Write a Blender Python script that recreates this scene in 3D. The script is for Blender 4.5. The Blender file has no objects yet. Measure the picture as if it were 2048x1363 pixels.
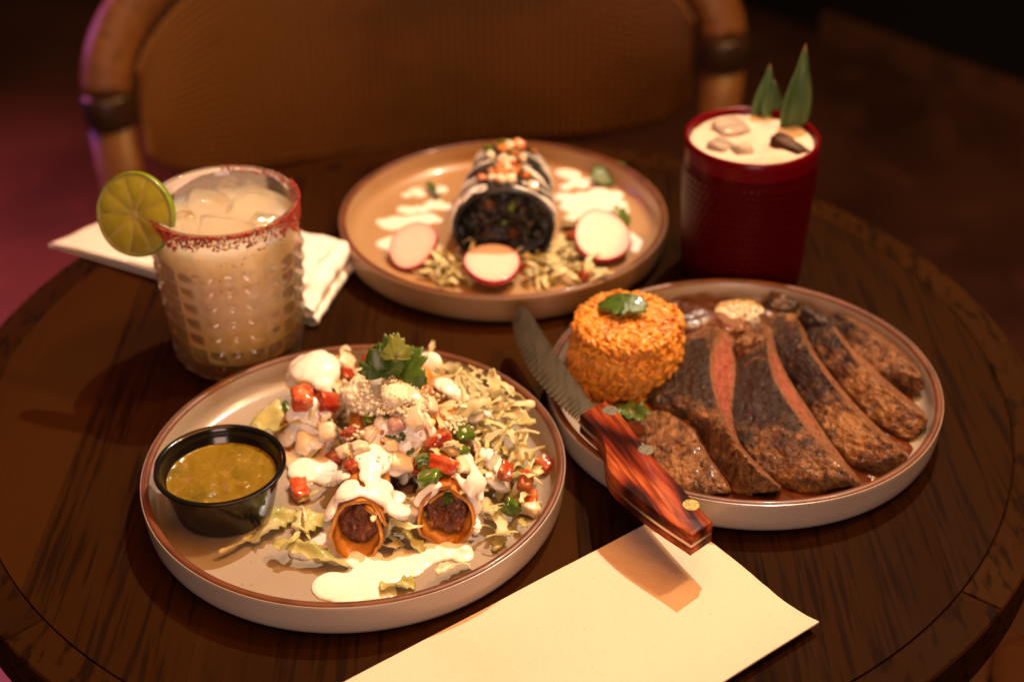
import bpy, math, random
import numpy as np
from mathutils import Vector, Matrix, noise
from mathutils.bvhtree import BVHTree

sc = bpy.context.scene
col = sc.collection
R_ = math.radians
random.seed(7)

# ------------------------------------------------------------------ camera
CAM = Vector((0.0, 0.0, 0.568))          # table top is z = 0
FPX, PITCH, ROLL = 2977.3, 0.5836, -0.0084
_r0, _u0, _b0 = Vector((1, 0, 0)), Vector((0, math.sin(PITCH), math.cos(PITCH))), Vector((0, -math.cos(PITCH), math.sin(PITCH)))
_cr, _sr = math.cos(ROLL), math.sin(ROLL)
RT, UP, BK = _r0 * _cr + _u0 * _sr, _u0 * _cr - _r0 * _sr, _b0
cd = bpy.data.cameras.new("camera")
cam = bpy.data.objects.new("camera", cd)
col.objects.link(cam)
cam.matrix_world = Matrix.Translation(CAM) @ Matrix((RT, UP, BK)).transposed().to_4x4()
cd.sensor_width = 36.0
cd.lens = FPX / 2048 * 36.0
cd.clip_start, cd.clip_end = 0.05, 60
cd.dof.use_dof = True
cd.dof.focus_distance = 0.812
cd.dof.aperture_fstop = 4.6
sc.camera = cam

# ------------------------------------------------------------------ light
w = bpy.data.worlds.new("World")
sc.world = w
w.use_nodes = True
w.node_tree.nodes["Background"].inputs[0].default_value = (1.0, 0.42, 0.2, 1)
w.node_tree.nodes["Background"].inputs[1].default_value = 0.02


def lamp(name, kind, loc, target, energy, color, **kw):
    d = bpy.data.lights.new(name, kind)
    d.energy = energy
    d.color = color
    for k, v in kw.items():
        setattr(d, k, v)
    o = bpy.data.objects.new(name, d)
    col.objects.link(o)
    o.location = loc
    o.rotation_euler = (Vector(target) - Vector(loc)).to_track_quat('-Z', 'Y').to_euler()
    return o


lamp("ceiling_spot_lamp", 'SPOT', (0.50, 1.62, 1.78), (0.06, 0.58, 0), 180, (1.0, 0.83, 0.64), shadow_soft_size=0.022, spot_size=R_(40), spot_blend=0.85)
lamp("overhead_fill", 'AREA', (0.30, 0.62, 1.6), (0.10, 0.64, 0), 13.0, (1.0, 0.34, 0.06), size=1.7, spread=R_(100))  # added fill, no visible source: broad orange light from above that lifts the shadows
lamp("front_fill", 'AREA', (0.10, -1.5, 0.75), (0.03, 0.75, 0), 27.0, (1.0, 0.62, 0.50), size=0.9)  # added soft fill behind the camera, brightens the faces turned to it
lamp("purple_lamp", 'SPOT', (-1.7, 1.75, 0.55), (-0.50, 1.52, -0.30), 34, (0.42, 0.16, 1.0), shadow_soft_size=0.10, spot_size=R_(52), spot_blend=0.9)
lamp("magenta_lamp", 'SPOT', (-1.6, 2.6, 1.2), (-0.95, 1.7, -0.75), 270, (1.0, 0.15, 0.27), shadow_soft_size=0.15, spot_size=R_(75), spot_blend=1.0)
lamp("background_fill", 'SPOT', (0.9, 1.0, 1.7), (-0.05, 1.75, -0.15), 108, (1.0, 0.54, 0.20), shadow_soft_size=0.1, spot_size=R_(115), spot_blend=1.0)  # unseen fill added to brighten the chair and the floor behind

sc.view_settings.view_transform = 'Standard'
sc.view_settings.look = 'None'
sc.view_settings.exposure = 0.0
sc.view_settings.gamma = 1.0
sc.view_settings.use_curve_mapping = False
sc.render.engine = 'CYCLES'
sc.cycles.use_denoising = True
sc.cycles.sample_clamp_indirect = 3.0
sc.cycles.max_bounces = 10
sc.cycles.transparent_max_bounces = 16


# ------------------------------------------------------------------ helpers
def ray(px, py):
    x, y = (px - 1024) / FPX, -(py - 681.5) / FPX
    return RT * x + UP * y - BK


def P(px, py, z=0.0):
    d = ray(px, py)
    return CAM + d * ((z - CAM.z) / d.z)


def PY(px, py, Y):
    d = ray(px, py)
    return CAM + d * (Y / d.y)


def nz(p, s, o=0.0):
    return noise.noise(Vector((p[0] * s + o, p[1] * s + o * 1.7, p[2] * s - o)))


def fb(p, s, o=0.0, n=3):
    return noise.fractal(Vector((p[0] * s + o, p[1] * s + o * 1.7, p[2] * s - o)), 1.0, 2.0, n)


def place(o, parent=None, origin=None):
    pass


def empty(name, loc):
    o = bpy.data.objects.new(name, None)
    col.objects.link(o)
    o.location = loc
    o.empty_display_size = 0.01
    return o


def tag(o, label=None, cat=None, group=None, kind=None):
    if label: o["label"] = label
    if cat: o["category"] = cat
    if group: o["group"] = group
    if kind: o["kind"] = kind
    return o


def wloc(o):
    v = Vector(o.location)
    while o.parent:
        o = o.parent
        v = v + Vector(o.location)
    return v


def mk(name, verts, faces, mat, parent=None, origin=None, smooth=True, angle=None, attrs=None):
    """one mesh object; verts are world coordinates"""
    a = np.asarray([tuple(v) for v in verts], dtype=float)
    if origin is None:
        lo, hi = a.min(0), a.max(0)
        origin = Vector(((lo[0] + hi[0]) / 2, (lo[1] + hi[1]) / 2, lo[2]))
    origin = Vector(origin)
    me = bpy.data.meshes.new(name)
    me.from_pydata([tuple(v) for v in (a - np.array(origin))], [], faces)
    me.update()
    if smooth:
        me.polygons.foreach_set("use_smooth", [True] * len(me.polygons))
        if angle: me.set_sharp_from_angle(angle=R_(angle))
    if attrs:
        for k, vals in attrs.items():
            at = me.attributes.new(k, 'FLOAT', 'POINT')
            at.data.foreach_set("value", list(vals))
    if mat: me.materials.append(mat)
    o = bpy.data.objects.new(name, me)
    col.objects.link(o)
    if parent:
        o.parent = parent
        o.location = origin - wloc(parent)
    else:
        o.location = origin
    return o


def inst(name, me, M, parent=None):
    o = bpy.data.objects.new(name, me)
    col.objects.link(o)
    if parent:
        o.parent = parent
        M = Matrix.Translation(-wloc(parent)) @ M
    o.matrix_basis = M
    return o


def lathe(prof, n=96, c=(0, 0, 0), disp=None):
    V, F = [], []
    rings = []
    for i, (r, z) in enumerate(prof):
        if r < 1e-6:
            rings.append([len(V)])
            V.append((c[0], c[1], c[2] + z))
        else:
            ids = []
            for k in range(n):
                t = 2 * math.pi * k / n
                rr = r + (disp(i, t, r, z) if disp else 0)
                ids.append(len(V))
                V.append((c[0] + rr * math.cos(t), c[1] + rr * math.sin(t), c[2] + z))
            rings.append(ids)
    for a, b in zip(rings[:-1], rings[1:]):
        if len(a) == 1 and len(b) == 1: continue
        for k in range(n):
            k2 = (k + 1) % n
            if len(a) == 1: F.append((a[0], b[k2], b[k]))
            elif len(b) == 1: F.append((a[k], a[k2], b[0]))
            else: F.append((a[k], a[k2], b[k2], b[k]))
    return V, F


def tube(pts, rad, n=12, caps=True, flat=1.0, up=None):
    pts = [Vector(p) for p in pts]
    V, F = [], []
    m = len(pts)
    up = Vector(up) if up else Vector((0, 0, 1))
    for i, p in enumerate(pts):
        t = (pts[min(i + 1, m - 1)] - pts[max(i - 1, 0)]).normalized()
        s = t.cross(up)
        if s.length < 1e-4: s = t.cross(Vector((0, 1, 0)))
        s.normalize()
        u = s.cross(t)
        r = rad[i] if hasattr(rad, '__len__') else rad
        for k in range(n):
            a = 2 * math.pi * k / n
            V.append(p + s * (r * math.cos(a)) + u * (r * flat * math.sin(a)))
    for i in range(m - 1):
        for k in range(n):
            k2 = (k + 1) % n
            F.append((i * n + k, i * n + k2, (i + 1) * n + k2, (i + 1) * n + k))
    if caps:
        F.append(tuple(reversed(range(n))))
        F.append(tuple(range((m - 1) * n, m * n)))
    return V, F


def cubeblob(size, e=4.0, amp=0.0, ns=1.0, seed=0.0, res=5):
    """rounded irregular box, superellipsoid exponent e, centred on the origin"""
    V, F, idx = [], [], {}
    def vid(p):
        k = tuple(round(x, 5) for x in p)
        if k not in idx:
            idx[k] = len(V)
            v = Vector(p)
            s = (abs(v.x) ** e + abs(v.y) ** e + abs(v.z) ** e) ** (1 / e)
            v = v / s
            if amp: v = v * (1 + amp * nz(v, ns, seed * 3.1 + 5))
            V.append(Vector((v.x * size[0] / 2, v.y * size[1] / 2, v.z * size[2] / 2)))
        return idx[k]
    for ax in range(3):
        for sg in (-1, 1):
            for i in range(res):
                for j in range(res):
                    q = []
                    for (a, b) in ((i, j), (i + 1, j), (i + 1, j + 1), (i, j + 1)):
                        p = [0, 0, 0]
                        p[ax] = sg
                        p[(ax + 1) % 3] = -1 + 2 * a / res
                        p[(ax + 2) % 3] = -1 + 2 * b / res
                        q.append(vid(p))
                    F.append(tuple(q) if sg > 0 else tuple(reversed(q)))
    return V, F


def join(parts):
    V, F = [], []
    for v, f in parts:
        n = len(V)
        V += list(v)
        F += [tuple(i + n for i in q) for q in f]
    return V, F


def xf(vf, M):
    return [M @ Vector(v) for v in vf[0]], vf[1]


def rotm(rx, ry, rz):
    return Matrix.Rotation(rz, 4, 'Z') @ Matrix.Rotation(ry, 4, 'Y') @ Matrix.Rotation(rx, 4, 'X')


def frame(n, spin=0.0):
    """rotation whose local Z is n"""
    q = Vector(n).normalized().to_track_quat('Z', 'Y')
    return q.to_matrix().to_4x4() @ Matrix.Rotation(spin, 4, 'Z')


def catmull(pts, n):
    pts = [Vector(p) for p in pts]
    m = len(pts)
    out = []
    for i in range(n):
        t = i / (n - 1) * (m - 1)
        k = min(int(t), m - 2)
        u = t - k
        p0, p1, p2, p3 = pts[max(k - 1, 0)], pts[k], pts[k + 1], pts[min(k + 2, m - 1)]
        out.append(0.5 * ((2 * p1) + (p2 - p0) * u + (2 * p0 - 5 * p1 + 4 * p2 - p3) * u * u + (3 * p1 - p0 - 3 * p2 + p3) * u ** 3))
    return out


_ico = {}
def ico(sub):
    if sub not in _ico:
        import bmesh
        bm = bmesh.new()
        bmesh.ops.create_icosphere(bm, subdivisions=sub, radius=1)
        bm.verts.index_update()
        _ico[sub] = ([v.co.copy() for v in bm.verts], [tuple(v.index for v in f.verts) for f in bm.faces])
        bm.free()
    return _ico[sub]


def goo(balls, voxel=0.0012, smooth=6):
    """melt a list of (point, normal, radius, thickness) into one smooth lump -> verts, faces"""
    iv, jf = ico(2)
    V, F = [], []
    for p, n, r, t in balls:
        M = Matrix.Translation(p) @ frame(n) @ Matrix.Diagonal((r, r, t, 1))
        k = len(V)
        V += [tuple(M @ v) for v in iv]
        F += [tuple(i + k for i in q) for q in jf]
    me = bpy.data.meshes.new("tmp")
    me.from_pydata(V, [], F)
    ob = bpy.data.objects.new("tmp", me)
    col.objects.link(ob)
    md = ob.modifiers.new("r", 'REMESH')
    md.mode = 'VOXEL'
    md.voxel_size = voxel
    ms = ob.modifiers.new("s", 'SMOOTH')
    ms.factor = 0.5
    ms.iterations = smooth
    dg = bpy.context.evaluated_depsgraph_get()
    ev = ob.evaluated_get(dg)
    m2 = ev.to_mesh()
    a = np.empty(len(m2.vertices) * 3)
    m2.vertices.foreach_get("co", a)
    VV = [Vector(x) for x in a.reshape(-1, 3)]
    FF = [tuple(p.vertices) for p in m2.polygons]
    ev.to_mesh_clear()
    bpy.data.objects.remove(ob)
    bpy.data.meshes.remove(me)
    return VV, FF


def islands(vf):
    V, F = vf
    par = list(range(len(V)))
    def find(a):
        while par[a] != a:
            par[a] = par[par[a]]
            a = par[a]
        return a
    for f in F:
        r0 = find(f[0])
        for i in f[1:]:
            par[find(i)] = r0
    groups = {}
    for f in F: groups.setdefault(find(f[0]), []).append(f)
    out = []
    for g in groups.values():
        ids = sorted({i for f in g for i in f})
        mp = {i: k for k, i in enumerate(ids)}
        out.append(([V[i] for i in ids], [tuple(mp[i] for i in f) for f in g]))
    return sorted(out, key=lambda x: -len(x[0]))


class Pile:
    """what has been laid down so far, so that later pieces can rest on it"""
    def __init__(s): s.V, s.F, s.t = [], [], None
    def add(s, vf):
        n = len(s.V)
        s.V += [tuple(v) for v in vf[0]]
        s.F += [tuple(i + n for i in q) for q in vf[1]]
        s.t = None
        return vf
    def tree(s):
        if s.t is None: s.t = BVHTree.FromPolygons(s.V, s.F)
        return s.t
    def look(s, px, py, z=0.006):
        d = ray(px, py).normalized()
        p, n, i, t = s.tree().ray_cast(CAM, d)
        if p is None: return P(px, py, z), Vector((0, 0, 1))
        if n.dot(d) > 0: n = -n
        return p, n
    def drop(s, x, y, z=0.006):
        p, n, i, t = s.tree().ray_cast(Vector((x, y, 0.4)), Vector((0, 0, -1)))
        if p is None: return Vector((x, y, z)), Vector((0, 0, 1))
        if n.z < 0: n = -n
        return p, n


# ------------------------------------------------------------------ materials
def C(c): return (c[0], c[1], c[2], 1.0)


def mat(name, base, rough=0.5, layers=(), bump=(), rnd=0.0, trans=0.0, sss=0.0, sssr=(0.004, 0.002, 0.001), coat=0.0, spec=0.5, metal=0.0,
        transl=0.0, ior=1.45, stretch=None, rough_noise=None, use='Object'):
    """layers: (kind, scale, colour, lo, hi, detail); bump: (kind, scale, strength, distance)"""
    m = bpy.data.materials.new(name)
    m.use_nodes = True
    nt = m.node_tree
    N, L = nt.nodes, nt.links
    bs = N["Principled BSDF"]
    out = N["Material Output"]
    tc = N.new('ShaderNodeTexCoord')
    vec = tc.outputs[use]
    oi = N.new('ShaderNodeObjectInfo')
    off = N.new('ShaderNodeVectorMath'); off.operation = 'MULTIPLY_ADD'
    L.new(oi.outputs['Random'], off.inputs[0]); off.inputs[1].default_value = (1.3, 2.1, 0.7)
    L.new(vec, off.inputs[2])
    vec = off.outputs[0]
    if stretch:
        mp = N.new('ShaderNodeMapping')
        mp.inputs['Scale'].default_value = stretch
        L.new(vec, mp.inputs[0]); vec = mp.outputs[0]
    def tex(kind, scale, detail=4):
        if kind == 'noise':
            t = N.new('ShaderNodeTexNoise'); t.inputs['Scale'].default_value = scale; t.inputs['Detail'].default_value = detail
            L.new(vec, t.inputs['Vector']); return t.outputs['Fac']
        if kind == 'voro':
            t = N.new('ShaderNodeTexVoronoi'); t.inputs['Scale'].default_value = scale
            L.new(vec, t.inputs['Vector']); return t.outputs['Distance']
        if kind == 'wave':
            t = N.new('ShaderNodeTexWave'); t.inputs['Scale'].default_value = scale; t.inputs['Distortion'].default_value = 6; t.inputs['Detail'].default_value = detail
            t.inputs['Detail Scale'].default_value = 1.2
            L.new(vec, t.inputs['Vector']); return t.outputs['Fac']
        if kind.startswith('attr:'):
            t = N.new('ShaderNodeAttribute'); t.attribute_name = kind[5:]; return t.outputs['Fac']
    cur = None
    def rgb(c):
        r = N.new('ShaderNodeRGB'); r.outputs[0].default_value = C(c); return r.outputs[0]
    cur = rgb(base)
    for ly in layers:
        kind, scale, c, lo, hi = ly[:5]
        f = tex(kind, scale, ly[5] if len(ly) > 5 else 4)
        mr = N.new('ShaderNodeMapRange'); mr.interpolation_type = 'SMOOTHSTEP' if lo < hi else 'LINEAR'
        mr.inputs[1].default_value, mr.inputs[2].default_value = lo, hi
        L.new(f, mr.inputs[0])
        mx = N.new('ShaderNodeMix'); mx.data_type = 'RGBA'
        L.new(mr.outputs[0], mx.inputs[0]); L.new(cur, mx.inputs[6]); mx.inputs[7].default_value = C(c)
        cur = mx.outputs[2]
    if rnd:
        hs = N.new('ShaderNodeHueSaturation')
        mr = N.new('ShaderNodeMapRange'); L.new(oi.outputs['Random'], mr.inputs[0])
        mr.inputs[3].default_value, mr.inputs[4].default_value = 1 - rnd, 1 + rnd
        L.new(mr.outputs[0], hs.inputs['Value']); L.new(cur, hs.inputs['Color'])
        cur = hs.outputs[0]
    L.new(cur, bs.inputs['Base Color'])
    bs.inputs['Roughness'].default_value = rough
    if rough_noise:
        f = tex('noise', rough_noise[0])
        mr = N.new('ShaderNodeMapRange'); L.new(f, mr.inputs[0]); mr.inputs[1].default_value, mr.inputs[2].default_value = 0.3, 0.7
        mr.inputs[3].default_value, mr.inputs[4].default_value = rough_noise[1], rough_noise[2]
        L.new(mr.outputs[0], bs.inputs['Roughness'])
    bs.inputs['Metallic'].default_value = metal
    bs.inputs['IOR'].default_value = ior
    bs.inputs['Specular IOR Level'].default_value = spec
    bs.inputs['Transmission Weight'].default_value = trans
    bs.inputs['Coat Weight'].default_value = coat
    bs.inputs['Coat Roughness'].default_value = 0.08
    if sss:
        bs.inputs['Subsurface Weight'].default_value = sss
        bs.inputs['Subsurface Radius'].default_value = (1.0, sssr[1] / sssr[0], sssr[2] / sssr[0])
        bs.inputs['Subsurface Scale'].default_value = sssr[0]
    nrm = None
    for b in bump:
        f = tex(b[0], b[1], b[4] if len(b) > 4 else 4)
        bn = N.new('ShaderNodeBump'); bn.inputs['Strength'].default_value = b[2]; bn.inputs['Distance'].default_value = b[3]
        L.new(f, bn.inputs['Height'])
        if nrm: L.new(nrm, bn.inputs['Normal'])
        nrm = bn.outputs[0]
    if nrm: L.new(nrm, bs.inputs['Normal'])
    if transl:
        tr = N.new('ShaderNodeBsdfTranslucent'); L.new(cur, tr.inputs['Color'])
        if nrm: L.new(nrm, tr.inputs['Normal'])
        ms = N.new('ShaderNodeMixShader'); ms.inputs[0].default_value = transl
        L.new(bs.outputs[0], ms.inputs[1]); L.new(tr.outputs[0], ms.inputs[2]); L.new(ms.outputs[0], out.inputs['Surface'])
    return m


def glassmat(name, tint, rough=0.02, clear=0.55, ior=1.45, bump=None):
    """thick glass: part refracts, part lets light straight through, with a mirror-like surface"""
    m = bpy.data.materials.new(name)
    m.use_nodes = True
    N, L = m.node_tree.nodes, m.node_tree.links
    N.remove(N["Principled BSDF"])
    out = N["Material Output"]
    g = N.new('ShaderNodeBsdfGlass'); g.inputs['Color'].default_value = C(tint); g.inputs['Roughness'].default_value = rough; g.inputs['IOR'].default_value = ior
    t = N.new('ShaderNodeBsdfTransparent'); t.inputs['Color'].default_value = C(tint)
    gl = N.new('ShaderNodeBsdfGlossy'); gl.inputs['Roughness'].default_value = max(rough, 0.04)
    fr = N.new('ShaderNodeFresnel'); fr.inputs['IOR'].default_value = ior
    gb = N.new('ShaderNodeNewGeometry'); iv_ = N.new('ShaderNodeMath'); iv_.operation = 'SUBTRACT'; iv_.inputs[0].default_value = 1.0; L.new(gb.outputs['Backfacing'], iv_.inputs[1])
    fm = N.new('ShaderNodeMath'); fm.operation = 'MULTIPLY'; L.new(fr.outputs[0], fm.inputs[0]); L.new(iv_.outputs[0], fm.inputs[1])
    m1 = N.new('ShaderNodeMixShader'); L.new(fm.outputs[0], m1.inputs[0]); L.new(t.outputs[0], m1.inputs[1]); L.new(gl.outputs[0], m1.inputs[2])
    m2 = N.new('ShaderNodeMixShader'); m2.inputs[0].default_value = clear
    L.new(g.outputs[0], m2.inputs[1]); L.new(m1.outputs[0], m2.inputs[2]); L.new(m2.outputs[0], out.inputs['Surface'])
    if bump:
        tc = N.new('ShaderNodeTexCoord')
        tx = N.new('ShaderNodeTexNoise'); tx.inputs['Scale'].default_value = bump[0]; L.new(tc.outputs['Object'], tx.inputs['Vector'])
        bn = N.new('ShaderNodeBump'); bn.inputs['Strength'].default_value = bump[1]; bn.inputs['Distance'].default_value = bump[2]
        L.new(tx.outputs['Fac'], bn.inputs['Height'])
        for x in (g, gl): L.new(bn.outputs[0], x.inputs['Normal'])
    return m


MT = {}
MT['floor'] = mat('floor_boards', (0.085, 0.036, 0.022), 0.5, [('noise', 2.5, (0.035, 0.014, 0.010), 0.35, 0.7), ('noise', 9, (0.11, 0.045, 0.03), 0.55, 0.8)], [('noise', 20, 0.3, 0.004)])
MT['black'] = mat('black_paint', (0.006, 0.005, 0.005), 0.6)
MT['darkseat'] = mat('dark_seat_wood', (0.040, 0.013, 0.002), 0.7, spec=0.05)
MT['strip'] = mat('brown_trim', (0.12, 0.05, 0.025), 0.5, [('noise', 12, (0.07, 0.03, 0.015), 0.4, 0.7)])
MT['wood'] = mat('dark_stained_wood', (0.0200, 0.0072, 0.0012), 0.7, spec=0.02,
                 layers=[('noise', 9, (0.0145, 0.0052, 0.0011), 0.42, 0.66, 6), ('noise', 260, (0.0095, 0.0036, 0.0010), 0.48, 0.64, 4), ('noise', 3.2, (0.0270, 0.0098, 0.0014), 0.5, 0.70, 2), ('noise', 2.2, (0.0075, 0.0029, 0.0014), 0.50, 0.68, 3)],
                 bump=[('noise', 260, 0.6, 0.0007, 4)], rnd=0.22, stretch=(1.0, 0.05, 1.0), rough_noise=(20, 0.55, 0.7))
MT['band'] = mat('dark_stained_edge_wood', (0.0225, 0.0082, 0.0012), 0.7, spec=0.02,
                 layers=[('noise', 12, (0.0165, 0.0060, 0.0011), 0.42, 0.66, 5), ('noise', 240, (0.0085, 0.0033, 0.0009), 0.50, 0.64, 3)],
                 bump=[('noise', 240, 0.6, 0.0007, 4)], rnd=0.2, stretch=(0.6, 0.2, 1.0), rough_noise=(20, 0.55, 0.7))
MT['glaze'] = mat('speckled_cream_glaze', (0.325, 0.28, 0.235), 0.28, [('noise', 30, (0.315, 0.26, 0.205), 0.4, 0.7), ('voro', 150, (0.16, 0.11, 0.07), 0.10, 0.04)], [('noise', 90, 0.12, 0.0006)], coat=0.25)
MT['glaze2'] = mat('speckled_tan_glaze', (0.36, 0.235, 0.125), 0.28, [('noise', 30, (0.35, 0.21, 0.10), 0.4, 0.7), ('voro', 150, (0.14, 0.08, 0.05), 0.10, 0.04)], [('noise', 90, 0.12, 0.0006)], coat=0.25)
MT['rim'] = mat('bare_clay_rim', (0.125, 0.038, 0.011), 0.42, [('noise', 60, (0.070, 0.021, 0.007), 0.4, 0.7)], [('noise', 220, 0.25, 0.0004)], coat=0.15)
MT['cup'] = mat('black_plastic', (0.006, 0.0055, 0.005), 0.16, spec=0.6)
MT['salsa'] = mat('green_salsa', (0.19, 0.125, 0.010), 0.18, [('noise', 110, (0.26, 0.17, 0.02), 0.5, 0.72), ('noise', 60, (0.11, 0.09, 0.007), 0.5, 0.75), ('voro', 95, (0.34, 0.24, 0.06), 0.13, 0.06)], [('noise', 190, 0.5, 0.0022), ('noise', 60, 0.4, 0.003)], coat=0.4)
MT['tort'] = mat('fried_tortilla', (0.58, 0.27, 0.050), 0.42, [('noise', 55, (0.34, 0.11, 0.018), 0.42, 0.7), ('noise', 170, (0.62, 0.33, 0.09), 0.58, 0.72), ('noise', 24, (0.20, 0.058, 0.012), 0.58, 0.75)], [('noise', 160, 0.6, 0.0022), ('noise', 480, 0.4, 0.0006)], spec=0.5)
MT['fill'] = mat('taco_filling', (0.15, 0.040, 0.010), 0.4, [('noise', 130, (0.07, 0.018, 0.006), 0.42, 0.62), ('noise', 260, (0.34, 0.13, 0.04), 0.58, 0.7)], [('noise', 240, 0.9, 0.003)])
MT['crema'] = mat('crema', (0.92, 0.89, 0.83), 0.22, [('noise', 30, (0.88, 0.84, 0.76), 0.4, 0.7)], [('noise', 75, 0.35, 0.004), ('noise', 260, 0.15, 0.001)], sss=0.35, sssr=(0.004, 0.003, 0.0018), coat=0.25)
MT['cheese'] = mat('crumbled_cheese', (0.92, 0.85, 0.66), 0.7, [('noise', 300, (0.88, 0.78, 0.55), 0.5, 0.75)], transl=0.22)
MT['lett'] = mat('pale_lettuce', (0.80, 0.76, 0.44), 0.35, [('noise', 45, (0.86, 0.82, 0.60), 0.45, 0.65), ('noise', 22, (0.62, 0.64, 0.20), 0.55, 0.78)], [('noise', 150, 0.4, 0.0015)], rnd=0.1, transl=0.4, coat=0.2)
MT['lettg'] = mat('green_lettuce', (0.62, 0.59, 0.23), 0.35, [('noise', 45, (0.76, 0.72, 0.42), 0.45, 0.65), ('noise', 30, (0.40, 0.44, 0.10), 0.52, 0.72)], [('noise', 120, 0.45, 0.002)], rnd=0.12, transl=0.4, coat=0.25)
MT['tom'] = mat('tomato', (0.37, 0.060, 0.019), 0.16, [('noise', 120, (0.50, 0.19, 0.075), 0.44, 0.64), ('noise', 45, (0.36, 0.026, 0.010), 0.5, 0.72)], [('noise', 260, 0.35, 0.001), ('noise', 70, 0.3, 0.002)], rnd=0.25, sss=0.25, sssr=(0.004, 0.0012, 0.0006), coat=0.2)
MT['onion'] = mat('white_onion', (0.74, 0.62, 0.44), 0.22, [('noise', 70, (0.66, 0.50, 0.34), 0.45, 0.7), ('noise', 34, (0.58, 0.42, 0.34), 0.58, 0.78)], [('noise', 150, 0.2, 0.001)], rnd=0.1, sss=0.4, sssr=(0.005, 0.004, 0.0025), coat=0.3)
MT['ronion'] = mat('purple_tinged_onion', (0.40, 0.24, 0.22), 0.25, [('noise', 70, (0.52, 0.38, 0.32), 0.45, 0.7)], sss=0.3, sssr=(0.004, 0.003, 0.002), coat=0.3)
MT['herb'] = mat('cilantro_leaf', (0.075, 0.155, 0.018), 0.38, [('noise', 150, (0.045, 0.10, 0.012), 0.45, 0.7), ('noise', 60, (0.13, 0.22, 0.03), 0.58, 0.8)], [('noise', 260, 0.5, 0.001), ('voro', 120, 0.4, 0.0012)], rnd=0.2, transl=0.3, coat=0.2)
MT['herbp'] = mat('pale_cilantro_leaf', (0.22, 0.26, 0.05), 0.4, [('noise', 150, (0.14, 0.2, 0.03), 0.45, 0.7)], [('noise', 260, 0.5, 0.001)], transl=0.35)
MT['jal'] = mat('green_chilli', (0.075, 0.145, 0.012), 0.14, [('noise', 70, (0.035, 0.075, 0.008), 0.45, 0.7), ('noise', 120, (0.16, 0.24, 0.04), 0.6, 0.8)], [('noise', 180, 0.3, 0.001)], rnd=0.25, coat=0.6)
MT['rice'] = mat('orange_rice', (0.58, 0.235, 0.024), 0.32, [('noise', 160, (0.66, 0.31, 0.045), 0.5, 0.7), ('noise', 60, (0.42, 0.135, 0.012), 0.5, 0.72)], rnd=0.32, sss=0.3, sssr=(0.003, 0.0015, 0.0006), coat=0.25)
MT['bean'] = mat('refried_beans', (0.085, 0.034, 0.020), 0.3, [('noise', 70, (0.05, 0.018, 0.010), 0.4, 0.7), ('noise', 160, (0.13, 0.055, 0.03), 0.58, 0.75)], [('noise', 110, 0.6, 0.003)], coat=0.2)
MT['juice'] = mat('brown_meat_juice', (0.10, 0.024, 0.006), 0.12, [('noise', 45, (0.045, 0.011, 0.004), 0.4, 0.65)], [('noise', 120, 0.3, 0.002)], coat=0.4)
MT['steel'] = mat('brushed_steel', (0.44, 0.32, 0.20), 0.26, [('noise', 260, (0.32, 0.23, 0.14), 0.4, 0.7)], [('noise', 300, 0.12, 0.0003)], metal=1.0, stretch=(1, 0.2, 1))
MT['tang'] = mat('tang_steel', (0.62, 0.53, 0.42), 0.35, metal=1.0)
MT['brass'] = mat('brass_rivet', (0.34, 0.23, 0.075), 0.5, [('noise', 700, (0.20, 0.13, 0.05), 0.45, 0.6)], metal=1.0)
MT['rivet'] = mat('dull_steel_rivet', (0.15, 0.125, 0.085), 0.5, [('noise', 700, (0.09, 0.07, 0.05), 0.45, 0.6)], metal=1.0)
MT['paper'] = mat('cream_paper', (0.665, 0.53, 0.41), 0.75, [('noise', 12, (0.65, 0.515, 0.39), 0.4, 0.7), ('noise', 420, (0.59, 0.455, 0.33), 0.62, 0.8), ('voro', 85, (0.5, 0.38, 0.24), 0.055, 0.02)], [('noise', 26, 0.5, 0.004), ('noise', 90, 0.3, 0.0015), ('noise', 500, 0.35, 0.0006)])
MT['cloth'] = mat('white_napkin_cloth', (0.88, 0.84, 0.78), 0.8, [], [('noise', 700, 0.3, 0.0004), ('noise', 40, 0.3, 0.004)], sss=0.1)
MT['radish'] = mat('radish_flesh', (0.72, 0.61, 0.53), 0.25, [('attr:rad', 1, (0.72, 0.50, 0.44), 0.6, 0.95), ('noise', 60, (0.70, 0.56, 0.47), 0.5, 0.75)], [('noise', 90, 0.2, 0.001)], sss=0.35, sssr=(0.005, 0.003, 0.0025), coat=0.4)
MT['radskin'] = mat('radish_skin', (0.36, 0.010, 0.045), 0.25, [('noise', 50, (0.26, 0.008, 0.03), 0.4, 0.7)], coat=0.4)
MT['roll'] = mat('dark_tortilla_roll', (0.012, 0.013, 0.012), 0.38, [('noise', 60, (0.022, 0.020, 0.018), 0.5, 0.75)], [('noise', 130, 0.6, 0.0025)], coat=0.15)
MT['rollin'] = mat('dark_roll_filling', (0.0075, 0.007, 0.006), 0.35, [('noise', 110, (0.026, 0.022, 0.012), 0.55, 0.68), ('noise', 170, (0.10, 0.045, 0.032), 0.66, 0.74), ('noise', 140, (0.035, 0.055, 0.018), 0.64, 0.72)], [('noise', 150, 1.0, 0.004)], coat=0.2)
MT['canedark'] = mat('dark_panel_backing', (0.026, 0.011, 0.003), 0.7)
MT['cane'] = mat('woven_cane', (0.19, 0.084, 0.020), 0.5, [('noise', 4, (0.10, 0.042, 0.010), 0.4, 0.7)], [('noise', 60, 0.2, 0.002)], rnd=0.0)
MT['rail'] = mat('bent_wood_rail', (0.20, 0.09, 0.026), 0.42, [('noise', 14, (0.13, 0.055, 0.016), 0.4, 0.7), ('noise', 120, (0.10, 0.042, 0.012), 0.5, 0.68)], [('noise', 120, 0.3, 0.0012)])
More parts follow.
